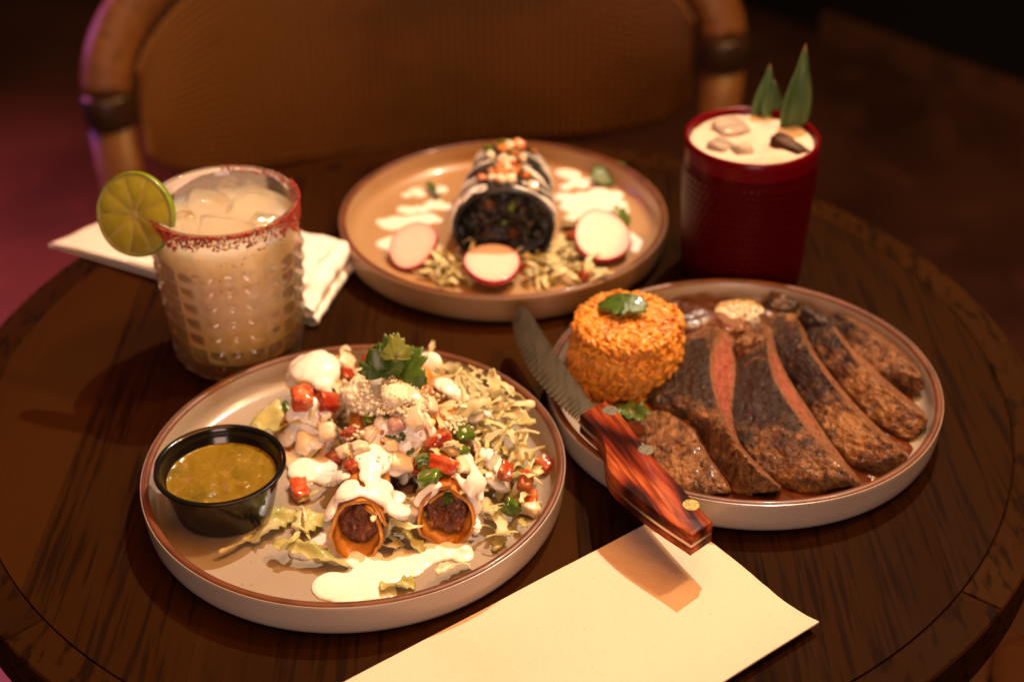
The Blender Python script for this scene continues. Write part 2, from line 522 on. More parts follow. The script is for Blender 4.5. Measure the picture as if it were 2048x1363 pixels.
MT['collar'] = mat('dark_metal_collar', (0.035, 0.018, 0.010), 0.35, spec=0.6)
MT['glass'] = glassmat('clear_glass', (0.985, 0.985, 0.975), 0.015, 0.30)
MT['ice'] = glassmat('ice', (0.97, 0.955, 0.93), 0.08, 0.6, 1.31, (60, 0.6, 0.004))
MT['ice2'] = mat('milky_ice', (0.40, 0.335, 0.27), 0.10, [('noise', 60, (0.55, 0.47, 0.38), 0.42, 0.62)], [('noise', 90, 0.5, 0.003)], trans=0.3, ior=1.31)
MT['drink'] = mat('pale_citrus_drink', (0.92, 0.60, 0.20), 0.12, layers= [('attr:hgt', 1, (0.92, 0.76, 0.60), 0.25, 0.75), ('noise', 55, (0.92, 0.68, 0.40), 0.52, 0.75)], bump=[('noise', 90, 0.35, 0.003)], sss=1.0, sssr=(0.07, 0.05, 0.03), trans=0.32, ior=1.33)
MT['chili'] = mat('red_chili_salt', (0.46, 0.050, 0.018), 0.6, [('noise', 500, (0.22, 0.014, 0.008), 0.45, 0.6), ('noise', 350, (0.55, 0.17, 0.07), 0.62, 0.72)])
MT['rind'] = mat('lime_rind', (0.20, 0.28, 0.012), 0.3, [('noise', 120, (0.09, 0.17, 0.010), 0.4, 0.7)], [('noise', 400, 0.35, 0.0006)], coat=0.3)
MT['pith'] = mat('lime_pith', (0.86, 0.82, 0.45), 0.4, [], [], transl=0.8)
MT['pulp'] = mat('lime_pulp', (0.78, 0.74, 0.16), 0.18, [('noise', 180, (0.84, 0.80, 0.26), 0.5, 0.7), ('noise', 60, (0.66, 0.62, 0.09), 0.5, 0.75)], [('noise', 260, 0.5, 0.0012)], transl=0.82, coat=0.2)
MT['redglass'] = mat('ruby_glass', (0.050, 0.0005, 0.0025), 0.25, spec=0.10)
MT['redrim'] = mat('ruby_glass_lip', (0.10, 0.0008, 0.004), 0.25, spec=0.2)
MT['colada'] = mat('creamy_white_drink', (0.64, 0.53, 0.43), 0.3, [('noise', 40, (0.57, 0.44, 0.32), 0.45, 0.7)], [('noise', 220, 0.25, 0.001), ('noise', 40, 0.3, 0.003)], sss=0.3, sssr=(0.006, 0.004, 0.002))
MT['pine'] = mat('pineapple_leaf', (0.045, 0.105, 0.028), 0.42, [('noise', 200, (0.085, 0.155, 0.05), 0.42, 0.62), ('attr:tip', 1, (0.25, 0.13, 0.04), 0.88, 1.0)], [('noise', 300, 0.6, 0.0015)], stretch=(1, 1, 0.06))
MT['bark'] = mat('toasted_brown_chip', (0.075, 0.030, 0.010), 0.4, [('noise', 150, (0.028, 0.011, 0.005), 0.4, 0.65)], [('noise', 200, 0.7, 0.002)], spec=0.15)
MT['pico'] = mat('orange_pepper_dice', (0.58, 0.20, 0.035), 0.3, [('noise', 90, (0.42, 0.10, 0.02), 0.45, 0.7)], rnd=0.2, coat=0.3)


def handle_mat():
    m = mat('red_laminated_wood', (0.20, 0.030, 0.012), 0.42, [], [], coat=0.0, spec=0.14)
    N, L = m.node_tree.nodes, m.node_tree.links
    bs = N["Principled BSDF"]
    tc = N.new('ShaderNodeTexCoord')
    ns = N.new('ShaderNodeTexNoise'); ns.inputs['Scale'].default_value = 26; ns.inputs['Detail'].default_value = 1.0
    mp = N.new('ShaderNodeMapping'); mp.inputs['Scale'].default_value = (0.42, 1.15, 1.0)
    L.new(tc.outputs['Object'], mp.inputs[0]); L.new(mp.outputs[0], ns.inputs['Vector'])
    mu = N.new('ShaderNodeMath'); mu.operation = 'MULTIPLY'; mu.inputs[1].default_value = 26.0
    L.new(ns.outputs['Fac'], mu.inputs[0])
    sn = N.new('ShaderNodeMath'); sn.operation = 'SINE'; L.new(mu.outputs[0], sn.inputs[0])
    cr = N.new('ShaderNodeValToRGB')
    e = cr.color_ramp.elements
    e[0].position, e[0].color = 0.0, (0.030, 0.006, 0.004, 1)
    e[1].position, e[1].color = 1.0, (0.44, 0.11, 0.030, 1)
    x = e.new(0.45); x.color = (0.24, 0.036, 0.014, 1)
    mr = N.new('ShaderNodeMapRange'); mr.inputs[1].default_value, mr.inputs[2].default_value = -1, 1
    L.new(sn.outputs[0], mr.inputs[0]); L.new(mr.outputs[0], cr.inputs[0])
    n2 = N.new('ShaderNodeTexNoise'); n2.inputs['Scale'].default_value = 420; n2.inputs['Detail'].default_value = 2
    m2 = N.new('ShaderNodeMapping'); m2.inputs['Scale'].default_value = (0.10, 1.0, 1.0)
    L.new(tc.outputs['Object'], m2.inputs[0]); L.new(m2.outputs[0], n2.inputs['Vector'])
    mx = N.new('ShaderNodeMix'); mx.data_type = 'RGBA'; mx.blend_type = 'MULTIPLY'
    r2 = N.new('ShaderNodeMapRange'); r2.inputs[1].default_value, r2.inputs[2].default_value = 0.40, 0.62
    r2.inputs[3].default_value, r2.inputs[4].default_value = 0.9, 0.0
    L.new(n2.outputs['Fac'], r2.inputs[0]); L.new(r2.outputs[0], mx.inputs[0])
    L.new(cr.outputs[0], mx.inputs[6]); mx.inputs[7].default_value = (0.35, 0.25, 0.22, 1)
    L.new(mx.outputs[2], bs.inputs['Base Color'])
    bn = N.new('ShaderNodeBump'); bn.inputs['Strength'].default_value = 0.3; bn.inputs['Distance'].default_value = 0.0004
    L.new(n2.outputs['Fac'], bn.inputs['Height']); L.new(bn.outputs[0], bs.inputs['Normal'])
    return m
MT['handle'] = handle_mat()


def steak_mat():
    m = mat('grilled_steak', (0.17, 0.068, 0.018), 0.36,
            [('noise', 150, (0.27, 0.120, 0.034), 0.44, 0.60, 7), ('noise', 210, (0.085, 0.030, 0.010), 0.50, 0.61, 6),
             ('voro', 230, (0.020, 0.009, 0.005), 0.20, 0.12), ('noise', 26, (0.31, 0.145, 0.044), 0.54, 0.66, 3), ('noise', 34, (0.10, 0.036, 0.011), 0.52, 0.64, 5), ('noise', 420, (0.030, 0.012, 0.006), 0.60, 0.66, 4)],
            [('noise', 230, 1.0, 0.0036, 7), ('noise', 700, 0.9, 0.0018), ('voro', 230, 0.5, 0.0014)], coat=0.22, spec=0.5, rough_noise=(160, 0.16, 0.5))
    N, L = m.node_tree.nodes, m.node_tree.links
    bs = N["Principled BSDF"]
    crust = bs.inputs['Base Color'].links[0].from_socket
    ca = N.new('ShaderNodeAttribute'); ca.attribute_name = 'char'
    ct = N.new('ShaderNodeTexCoord')
    cn = N.new('ShaderNodeTexNoise'); cn.inputs['Scale'].default_value = 75; cn.inputs['Detail'].default_value = 9; cn.inputs['Roughness'].default_value = 0.65; L.new(ct.outputs['Object'], cn.inputs['Vector'])
    cm = N.new('ShaderNodeMath'); cm.operation = 'MULTIPLY_ADD'; cm.inputs[1].default_value = 0.34; L.new(ca.outputs['Fac'], cm.inputs[0]); L.new(cn.outputs['Fac'], cm.inputs[2])
    cq = N.new('ShaderNodeMapRange'); cq.inputs[1].default_value, cq.inputs[2].default_value, cq.inputs[4].default_value = 0.56, 0.72, 0.95; L.new(cm.outputs[0], cq.inputs[0])
    cx_ = N.new('ShaderNodeMix'); cx_.data_type = 'RGBA'; L.new(cq.outputs[0], cx_.inputs[0]); L.new(crust, cx_.inputs[6]); cx_.inputs[7].default_value = (0.015, 0.006, 0.003, 1)
    crust = cx_.outputs[2]
    at = N.new('ShaderNodeAttribute'); at.attribute_name = 'cut'
    tc = N.new('ShaderNodeTexCoord')
    ns = N.new('ShaderNodeTexNoise'); ns.inputs['Scale'].default_value = 130; ns.inputs['Detail'].default_value = 6; L.new(tc.outputs['Object'], ns.inputs['Vector'])
    ad = N.new('ShaderNodeMath'); ad.operation = 'MULTIPLY_ADD'; ad.inputs[1].default_value = 0.55; L.new(ns.outputs['Fac'], ad.inputs[0]); L.new(at.outputs['Fac'], ad.inputs[2])
    su = N.new('ShaderNodeMath'); su.operation = 'SUBTRACT'; su.inputs[1].default_value = 0.275; L.new(ad.outputs[0], su.inputs[0])
    cr = N.new('ShaderNodeValToRGB')
    e = cr.color_ramp.elements
    e[0].position, e[0].color = 0.12, (0.20, 0.088, 0.035, 1)
    e[1].position, e[1].color = 1.0, (0.40, 0.105, 0.066, 1)
    x = e.new(0.50); x.color = (0.24, 0.112, 0.045, 1)
    x = e.new(0.72); x.color = (0.34, 0.115, 0.062, 1)
    L.new(su.outputs[0], cr.inputs[0])
    fn = N.new('ShaderNodeTexNoise'); fn.inputs['Scale'].default_value = 240; fn.inputs['Detail'].default_value = 5; L.new(tc.outputs['Object'], fn.inputs['Vector'])
    fr_ = N.new('ShaderNodeMapRange'); fr_.inputs[1].default_value, fr_.inputs[2].default_value, fr_.inputs[4].default_value = 0.48, 0.64, 0.75; L.new(fn.outputs['Fac'], fr_.inputs[0])
    fx = N.new('ShaderNodeMix'); fx.data_type = 'RGBA'; L.new(fr_.outputs[0], fx.inputs[0]); L.new(cr.outputs[0], fx.inputs[6]); fx.inputs[7].default_value = (0.20, 0.050, 0.030, 1)
    mr = N.new('ShaderNodeMapRange'); mr.inputs[1].default_value, mr.inputs[2].default_value = 0.10, 0.24
    L.new(su.outputs[0], mr.inputs[0])
    mx = N.new('ShaderNodeMix'); mx.data_type = 'RGBA'
    L.new(mr.outputs[0], mx.inputs[0]); L.new(crust, mx.inputs[6]); L.new(fx.outputs[2], mx.inputs[7])
    L.new(mx.outputs[2], bs.inputs['Base Color'])
    return m
MT['steak'] = steak_mat()

# ------------------------------------------------------------------ setting
FZ = -0.75
V = [(-4, -1.2, FZ), (4, -1.2, FZ), (4, 7, FZ), (-4, 7, FZ)]
tag(mk('floor', V, [(0, 1, 2, 3)], MT['floor'], origin=(0, 2, FZ)), kind='structure')


def slab_on_floor(name, a, b, depth, z0, z1, m):
    a, b = Vector(a), Vector(b)
    d = (b - a).normalized()
    n = Vector((-d.y, d.x, 0))
    if n.y < 0: n = -n
    q = [a, b, b + n * depth, a + n * depth]
    V = [(p.x, p.y, z0) for p in q] + [(p.x, p.y, z1) for p in q]
    F = [(0, 1, 5, 4), (1, 2, 6, 5), (2, 3, 7, 6), (3, 0, 4, 7), (4, 5, 6, 7), (3, 2, 1, 0)]
    return mk(name, V, F, m, smooth=False)


wa, wb = P(1480, 5, FZ), P(2060, 228, FZ)
wd = (wb - wa).normalized()
tag(slab_on_floor('wall', wa - wd * 0.1, wb + wd * 1.4, 0.2, FZ + 0.001, 1.2, MT['black']), kind='structure')
wn = Vector((-wd.y, wd.x, 0))
wn = wn if wn.y > 0 else -wn
tag(slab_on_floor('skirting_board', wa + wd * 0.28 - wn * 0.03, wb + wd * 1.4 - wn * 0.03, 0.027, FZ + 0.001, FZ + 0.06, MT['strip']), kind='structure')

# ------------------------------------------------------------------ table
TX, TY, TR, TI = -0.0113, 0.8186, 0.357, 0.3330
table = tag(empty('round_table', (TX, TY, FZ)), 'round dark brown wooden table with plank top and curved edge band', 'table')


def prism(outline, z1, z0, ch=0.0006):
    """outline ccw list of (x, y): chamfered top"""
    n = len(outline)
    cx = sum(p[0] for p in outline) / n
    cy = sum(p[1] for p in outline) / n
    ins = []
    for i in range(n):
        p0, p1, p2 = Vector(outline[i - 1]), Vector(outline[i]), Vector(outline[(i + 1) % n])
        d = ((p1 - p0).normalized() + (p2 - p1).normalized()).normalized()
        nn = Vector((-d.y, d.x))
        ins.append(p1 + nn * ch)
    V = [(p.x, p.y, z1) for p in ins] + [(p[0], p[1], z1 - ch) for p in outline] + [(p[0], p[1], z0) for p in outline]
    F = [tuple(range(n))]
    for k in (0, 1):
        for i in range(n):
            j = (i + 1) % n
            F.append((k * n + i, (k + 1) * n + i, (k + 1) * n + j, k * n + j))
    F.append(tuple(reversed(range(2 * n, 3 * n))))
    return V, F


edges = [-0.333, -0.262, -0.158, -0.051, 0.048, 0.152, 0.255, 0.333]
for a, b in zip(edges[:-1], edges[1:]):
    a2, b2 = a + 0.00001, b - 0.00001
    Ri = TI - 0.0002
    a2, b2 = max(a2, -Ri + 0.001), min(b2, Ri - 0.001)
    lo, hi = [], []
    for k in range(25):
        x = a2 + (b2 - a2) * k / 24
        y = math.sqrt(max(Ri * Ri - x * x, 0))
        lo.append((TX + x, TY - y)); hi.append((TX + x, TY + y))
    mk('plank', *prism(lo + hi[::-1], 0.0, -0.028, 0.00012), MT['wood'], table, smooth=False)
joints = [-137.0, -39.4, 47.0, 138.0, 223.0]
for a, b in zip(joints[:-1], joints[1:]):
    da = 0.035
    n = 40
    t = [R_(a + da + (b - a - 2 * da) * k / n) for k in range(n + 1)]
    out = [(TX + TR * math.cos(x), TY + TR * math.sin(x)) for x in t]
    inn = [(TX + (TI + 0.0002) * math.cos(x), TY + (TI + 0.0002) * math.sin(x)) for x in t]
    mk('edge_band', *prism(out + inn[::-1], 0.0, -0.034, 0.0012), MT['band'], table, smooth=False)
mk('pedestal', *lathe([(0, 0), (0.035, 0), (0.033, 0.02), (0.033, 0.66), (0.12, 0.675), (0.12, 0.7185), (0, 0.7185)], 32, (TX, TY, FZ + 0.003)), MT['black'], table, angle=40)
mk('base', *lathe([(0, 0), (0.24, 0), (0.24, 0.006), (0.22, 0.012), (0.05, 0.025), (0, 0.025)], 48, (TX, TY, FZ + 0.001)), MT['black'], table, angle=40)

# ------------------------------------------------------------------ chairs
YL, YR = 1.55, 1.70
XL, XR = PY(222, 240, YL), PY(1447, 135, YR)
XL.z = XR.z = -0.155
mid = (XL + XR) / 2
side = (XR - XL); W2 = side.length / 2
sd = side.normalized()
bk = Vector((-sd.y, sd.x, 0))
chair = tag(empty('armchair', (mid.x, mid.y, FZ)), 'brown wooden armchair with arched frame and woven back panel behind the table', 'chair')


def cp(u, v, h):
    """chair point: across u (-1..1), back v, height h above the floor"""
    p = mid + sd * (u * W2) + bk * v
    return Vector((p.x, p.y, FZ + h))


def archpt(t):
    """t 0..1 from left collar over the top to the right collar"""
    a = math.pi * (1 - t)
    u = math.cos(a)
    s = math.sin(a)
    ue = math.copysign(abs(u) ** 0.95, u) if abs(u) > 1e-6 else 0.0
    return cp(ue, 0.10 * s, 0.630 + 0.172 * s)


pts = [archpt(k / 60) for k in range(61)]
mk('frame_rail', *tube(pts, [0.027 + 0.006 * math.sin(math.pi * k / 60) for k in range(61)], 16, flat=0.62, up=bk), MT['rail'], chair)
for u in (-1, 1):
    mk('collar', *tube([cp(u, 0, 0.592), cp(u, 0, 0.596), cp(u, 0, 0.628), cp(u, 0, 0.632)], [0.026, 0.0295, 0.0295, 0.026], 20, flat=0.75, up=bk), MT['collar'], chair)
    mk('leg', *tube([cp(u * 0.96, 0.0, 0.0), cp(u * 0.99, 0, 0.35), cp(u, 0, 0.593)], [0.018, 0.024, 0.0265], 16, flat=0.7, up=bk), MT['rail'], chair)
    mk('leg', *tube([cp(u * 0.80, -0.43, 0.0), cp(u * 0.82, -0.42, 0.40)], [0.015, 0.021], 16), MT['rail'], chair)
# woven back panel, a shield bulging to the back; real strands over a thin backing
def panel_pt(u, t):
    """u -1..1 across, t 0 bottom .. 1 top"""
    k = math.sqrt(max(1 - abs(u) ** 2.2, 0))
    top = 0.615 + 0.160 * k
    bot = 0.590 - 0.135 * k ** 0.65
    h = bot + (top - bot) * t
    return cp(u * 0.925, 0.015 + 0.12 * (1 - u * u), h)
nu, nv = 60, 24
V, F = [], []
for back in (0, 1):
    for i in range(nu + 1):
        for j in range(nv + 1):
            V.append(panel_pt(-1 + 2 * i / nu, j / nv) + bk * (0.014 * back))
m1 = (nu + 1) * (nv + 1)
for i in range(nu):
    for j in range(nv):
        a = i * (nv + 1) + j
        F.append((a, a + nv + 1, a + nv + 2, a + 1)); F.append((m1 + a, m1 + a + 1, m1 + a + nv + 2, m1 + a + nv + 1))
panel = mk('back_panel', V, F, MT['canedark'], chair)
strand = []
for i in range(-36, 37):
    u = i / 37.0
    V, F = tube([panel_pt(u, 0.01 + 0.98 * j / 24) - bk * (0.0008 + 0.0012 * ((i + j) % 2)) for j in range(25)], 0.0032, 6, flat=0.35, up=bk)
    strand.append((V, F))
for j in range(1, 25):
    V, F = tube([panel_pt(-0.985 + 1.97 * i / 73, j / 25) - bk * (0.0020 if (i + j) % 2 else 0.0008) for i in range(74)], 0.0032, 6, flat=0.35, up=bk)
    strand.append((V, F))
tag(mk('woven_strands', *join(strand), MT['cane'], panel), kind='stuff')
V, F = cubeblob((W2 * 1.75, 0.44, 0.07), 6, 0, 1, 0, 8)
Mx = Matrix.Translation(cp(0, -0.215, 0.43)) @ Matrix(((sd.x, bk.x, 0, 0), (sd.y, bk.y, 0, 0), (0, 0, 1, 0), (0, 0, 0, 1)))
mk('seat', [Mx @ v for v in V], F, MT['cane'], chair)

# corner of a second seat, low beside the table
q = P(2044, 1345, -0.31)
stool = tag(empty('wooden_stool', (q.x + 0.16, q.y - 0.10, FZ)), 'plain brown wooden stool tucked under the table edge', 'stool')
c2 = Vector((q.x + 0.155, q.y - 0.125, 0))
V, F = cubeblob((0.36, 0.36, 0.035), 8, 0, 1, 0, 8)
Mx = Matrix.Translation((c2.x, c2.y, -0.3275)) @ Matrix.Rotation(R_(0), 4, 'Z')
mk('seat', [Mx @ v for v in V], F, MT['darkseat'], stool)
for sx in (-1, 1):
    for sy in (-1, 1):
        mk('leg', *tube([(c2.x + sx * .15, c2.y + sy * .15, FZ), (c2.x + sx * .14, c2.y + sy * .14, -0.344)], [.013, .018], 12), MT['rail'], stool)

# ------------------------------------------------------------------ plates
PF = 0.0062       # height of a plate's floor
def plate(cx, cy, glaze, label):
    o = tag(empty('plate', (cx, cy, 0)), label, 'plate', 'three round rimmed plates')
    prof = [(0, 0.0012), (0.110, 0.0012), (0.1135, 0.0004), (0.1165, 0.0004), (0.1195, 0.0012), (0.1222, 0.0032), (0.1236, 0.0062), (0.1243, 0.0120), (0.1248, 0.0212), (0.1249, 0.0226), (0.1246, 0.0235), (0.1241, 0.0236),
            (0.1239, 0.0226), (0.1202, 0.0222), (0.1197, 0.0227), (0.1193, 0.0220), (0.1184, 0.0150), (0.1170, 0.0108), (0.1142, 0.0082), (0.1100, 0.0068), (0.1040, PF), (0.06, PF - 0.0002), (0, PF - 0.0003)]
    body = mk('dish', *lathe(prof, 160, (cx, cy, 0)), glaze, o, angle=50)
    rp = [(0.1196, 0.0219), (0.1197, 0.0231), (0.1203, 0.0240), (0.1219, 0.0245), (0.1235, 0.0243), (0.1242, 0.0236), (0.1243, 0.0222)]
    mk('rim', *lathe(rp, 160, (cx, cy, 0)), MT['rim'], o)
    return lathe(prof, 64, (cx, cy, 0))
FX, FY = -0.0937, 0.6973
SX, SY = 0.1466, 0.7775
BX, BY = -0.0059, 1.0026
front_dish = plate(FX, FY, MT['glaze'], 'pale grey plate with brown rim holding rolled tacos and a sauce cup')
steak_dish = plate(SX, SY, MT['glaze'], 'pale grey plate with brown rim holding sliced steak and orange rice')
back_dish = plate(BX, BY, MT['glaze2'], 'tan plate with brown rim holding the dark roll and radish slices')

# ------------------------------------------------------------------ cream paper and white napkin
q0, q1 = P(1343, 1024), P(1635, 1262)
e1 = (q1 - q0)
e2 = P(760, 1330) - q0
e2n = e2.normalized()
nu, nv = 28, 60
L2 = 0.30
V, F = [], []
for lay in (0, 1):
    for i in range(nu + 1):
        for j in range(nv + 1):
            p = q0 + e1 * (i / nu) + e2n * (L2 * j / nv)
            u = i / nu
            lift = 0.0016 + 0.0007 * nz(p, 18, 3) + 0.0055 * max(0, u - 0.72) ** 2 / 0.0784 * (0.55 + 0.45 * math.cos(j / nv * 3)) + 0.0012 * math.exp(-((u - 0.5) / 0.2) ** 2)
            edge = 0.0003 * nz((i * 0.6, j * 0.6, lay), 1.0)
            V.append((p.x + edge, p.y + edge, lift - 0.0011 * lay))
m1 = (nu + 1) * (nv + 1)
for i in range(nu):
    for j in range(nv):
        a = i * (nv + 1) + j
        F.append((a, a + 1, a + nv + 2, a + nv + 1)); F.append((m1 + a, m1 + a + nv + 1, m1 + a + nv + 2, m1 + a + 1))
ring = [i * (nv + 1) for i in range(nu + 1)] + [nu * (nv + 1) + j for j in range(1, nv + 1)] + [i * (nv + 1) + nv for i in range(nu - 1, -1, -1)] + [j for j in range(nv - 1, 0, -1)]
for a, b in zip(ring, ring[1:] + ring[:1]):
    F.append((a, b, m1 + b, m1 + a))
tag(mk('paper_napkin', V, F, MT['paper'], angle=40), 'cream folded paper napkin lying under the knife handle', 'napkin')

# white cloth napkin: one sheet folded over itself, the folds open at its right-hand end
A_, B_, C_, D_ = Vector((-0.362, 1.000, 0)), Vector((-0.137, 0.8780, 0)), Vector((-0.117, 0.955, 0)), Vector((-0.292, 1.068, 0))
prof = []
for k in range(24): prof.append((0.03 + 0.95 * k / 23, 0.0012))
for k in range(1, 8):
    a = -math.pi / 2 + math.pi * k / 8
    prof.append((0.98 + 0.020 * math.cos(a), 0.0047 + 0.0035 * math.sin(a)))
for k in range(20): prof.append((0.97 - 0.90 * k / 19, 0.0082))
for k in range(1, 6):
    a = math.pi / 2 + math.pi * k / 6
    prof.append((0.07 + 0.02 * math.cos(a), 0.0104 + 0.0022 * math.sin(a)) if False else (0.07 + 0.03 * math.cos(a), 0.0098 - 0.0016 * math.sin(a)))
for k in range(26): prof.append((0.07 + 0.91 * k / 25, 0.0114))
for k in range(1, 10):
    a = -math.pi / 2 + math.pi * 1.25 * k / 10
    prof.append((0.955 + 0.045 * math.cos(a), 0.0170 + 0.0056 * math.sin(a)))
for k in range(18): prof.append((0.94 - 0.60 * k / 17, 0.0224 - 0.008 * (k / 17)))
nw = 22
def napp(u, v, z):
    p = (A_ * (1 - u) + B_ * u) * (1 - v) + (D_ * (1 - u) + C_ * u) * v
    edge = min(1.0, u / 0.35)
    zz = z * (0.35 + 0.65 * edge)
    wv = 0.0020 * fb((u * 6, v * 3.0, z * 60), 1.0, 2) * (0.3 + min(1, u * 1.1)) * (z / 0.012)
    droop = 1.0 - 0.38 * max(0, (0.35 - v) / 0.35) * (z > 0.009)
    return Vector((p.x + 0.003 * fb((u * 4, v * 5, z * 90), 1, 7) * (z > 0.004), p.y + 0.004 * fb((u * 5, v * 4, z * 90), 1, 9) * (z > 0.004), max(0.0011, zz * droop + abs(wv))))
V, F = [], []
np_ = len(prof)
for lay in (0, 1):
    for i, (u, z) in enumerate(prof):
        for j in range(nw + 1):
            V.append(napp(u, j / nw, z) + Vector((0, 0, 0.0009 * lay)))
m1 = np_ * (nw + 1)
for i in range(np_ - 1):
    for j in range(nw):
        a = i * (nw + 1) + j
        F.append((a, a + nw + 1, a + nw + 2, a + 1)); F.append((m1 + a, m1 + a + 1, m1 + a + nw + 2, m1 + a + nw + 1))
for i in range(np_ - 1):
    for j in (0, nw):
        a = i * (nw + 1) + j; b = a + nw + 1
        F.append((a, b, m1 + b, m1 + a))
tag(mk('cloth_napkin', V, F, MT['cloth']), 'white folded napkin behind the lime cocktail glass', 'napkin')

# ------------------------------------------------------------------ lime cocktail
GX, GY, GH = -0.186, 0.851, 0.117
def gout(z): return 0.0405 + 0.0085 * (z / GH) ** 0.9
zs = [0.0, 0.0, 0.0006, 0.0030] + [0.003 + (GH - 0.006) * k / 110 for k in range(1, 111)]
prof = [(0, 0.002), (0.030, 0.002), (0.034, 0.0006), (gout(0) - 0.0018, 0.0006)] + [(gout(z), z) for z in zs[3:]]
prof += [(gout(GH) - 0.0004, GH - 0.0014), (gout(GH) - 0.0014, GH), (gout(GH) - 0.0026, GH - 0.0006)]
gin = lambda z: gout(z) - 0.0016
prof += [(gin(z), z) for z in (0.105, 0.09, 0.07, 0.05, 0.03, 0.0135)] + [(0.0365, 0.0095), (0.015, 0.0090), (0, 0.0090)]
ROWS, COLS = 7, 20
def gdisp(i, t, r, z):
    if i < 4 or i > 113: return 0
    k = max(0.0, min(1.0, (0.088 - z) / 0.006)) * max(0.0, min(1.0, (z - 0.002) / 0.004))
    a = abs(math.sin(t * COLS / 2)) ** 0.8
    b = abs(math.sin(math.pi * (z - 0.003) / 0.085 * ROWS)) ** 0.8
    return 0.0034 * a * b * k
glass = tag(empty('rocks_glass', (GX, GY, 0)), 'clear embossed glass with red chili salt on its rim, holding a pale cocktail', 'glass')
mk('tumbler', *lathe(prof, 264, (GX, GY, 0.0004), gdisp), MT['glass'], glass)
LZ = 0.1030
lp = [(0, 0.0102), (0.036, 0.0105)] + [(gin(z) - 0.0004, z) for z in np.linspace(0.0135, LZ - 0.0006, 14)] + [(gin(LZ) - 0.0012, LZ), (0.03, LZ - 0.0006), (0.015, LZ - 0.0006), (0, LZ - 0.0006)]
V, F = lathe(lp, 96, (GX, GY, 0.0004))
tag(mk('cocktail', V, F, MT['drink'], attrs={'hgt': [v[2] / LZ for v in V]}), 'pale yellow iced cocktail filling the clear embossed glass', 'drink')
rs = random.Random(3)
def salt_grain(p, r, seed):
    iv, jf = ico(1)
    M = Matrix.Translation(p) @ rotm(seed, seed * 2, seed * 3) @ Matrix.Diagonal((r, r * rs.uniform(.6, 1), r * rs.uniform(.6, 1), 1))
    return [M @ (v * (1 + 0.25 * math.sin(seed * 7 + k * 2.3))) for k, v in enumerate(iv)], jf
bits = []
k = 0
while len(bits) < 1750:
    k += 1
    a = rs.uniform(R_(186), R_(395))
    dens = 0.35 + 0.65 * (math.sin((a - R_(186)) * 2.3 + 0.4) * 0.5 + 0.5)
    if a > R_(335): dens = 1.0
    depth = 0.0150 * (0.75 + 0.5 * noise.noise(Vector((a * 4, 0, 0)))) * (1.35 if a > R_(330) else 1)
    f = rs.random() ** 1.25
    if rs.random() > dens and f > 0.25: continue
    z = GH - 0.0002 - depth * f
    r = gout(z) + 0.0003
    bits.append(salt_grain((GX + r * math.cos(a), GY + r * math.sin(a), z), rs.uniform(0.00045, 0.00105), rs.uniform(0, 6)))
for k in range(120):
    a = rs.uniform(R_(180), R_(400)); z = GH - rs.uniform(0.012, 0.045) ; r = gout(z) + 0.0012
    bits.append(salt_grain((GX + r * math.cos(a), GY + r * math.sin(a), z), rs.uniform(0.0003, 0.0008), rs.uniform(0, 6)))
for k in range(260):
    a = rs.uniform(R_(-40), R_(100)); z = GH - rs.uniform(-0.0003, 0.004); r = gout(z) - rs.uniform(0.0004, 0.003)
    bits.append(salt_grain((GX + r * math.cos(a), GY + r * math.sin(a), z), rs.uniform(0.0004, 0.0009), rs.uniform(0, 6)))
tag(mk('chili_salt', *join(bits), MT['chili'], glass), kind='stuff')
ice_spots = [(-0.014, 0.016, 0.029, 0.3), (0.017, 0.014, 0.030, 1.0), (0.003, -0.018, 0.029, 0.55), (-0.025, -0.012, 0.021, 1.9), (0.028, -0.012, 0.020, 0.2), (-0.002, 0.034, 0.020, 2.2)]
for k, (x, y, s, a) in enumerate(ice_spots):
    V, F = cubeblob((s, s * 0.92, s * 0.8), 8, 0.12, 1.3, k, 9)
    M = Matrix.Translation((GX + x, GY + y, LZ - s * 0.10)) @ rotm(0.45 * math.sin(k * 2), 0.45 * math.cos(k * 3), a)
    tag(mk('ice_cube', [M @ v for v in V], F, MT['ice']), 'clear ice cube floating at the top of the pale cocktail', 'ice cube', 'ice cubes in the pale cocktail')

# lime wheel slotted onto the rim
lc = P(272, 429, GH + 0.002)
ln = Vector((-0.30, -0.86, 0.36)).normalized()
LM = Matrix.Translation(lc) @ frame(ln)
# local x-y is the wheel's plane; turn it so that the slit points to the glass
lime = tag(empty('lime_wheel', lc), 'round green lime wheel slotted on the rim of the clear glass', 'lime')
RL, TH = 0.0272, 0.0056
gd = LM.inverted().to_3x3() @ (Vector((GX, GY, GH - 0.022)) - lc)
sa = math.atan2(gd.y, gd.x)
SL = 0.055
def wheel(r0, r1, th, n=120, bulge=0.0):
    V, F = [], []
    a0, a1 = sa + SL, sa + 2 * math.pi - SL
    for k in range(n + 1):
        a = a0 + (a1 - a0) * k / n
        c, s = math.cos(a), math.sin(a)
        wob = 1 + 0.006 * math.sin(a * 5) + 0.008 * math.sin(a * 2 + 1)
        for (r, z) in ((r0, -th / 2), (r1 - bulge, -th / 2), (r1, -th / 4), (r1, th / 4), (r1 - bulge, th / 2), (r0, th / 2)):
            V.append(LM @ Vector((r * c * wob, r * s * wob, z)))
    for k in range(n):
        for j in range(6):
            j2 = (j + 1) % 6
            F.append((k * 6 + j, (k + 1) * 6 + j, (k + 1) * 6 + j2, k * 6 + j2))
    F.append((0, 1, 2, 3, 4, 5)); F.append(tuple(n * 6 + j for j in (5, 4, 3, 2, 1, 0)))
    return V, F
mk('rind', *wheel(RL - 0.0013, RL, TH, bulge=0.0005), MT['rind'], lime)
mk('pith', *wheel(RL - 0.0027, RL - 0.0014, TH - 0.0002), MT['pith'], lime)
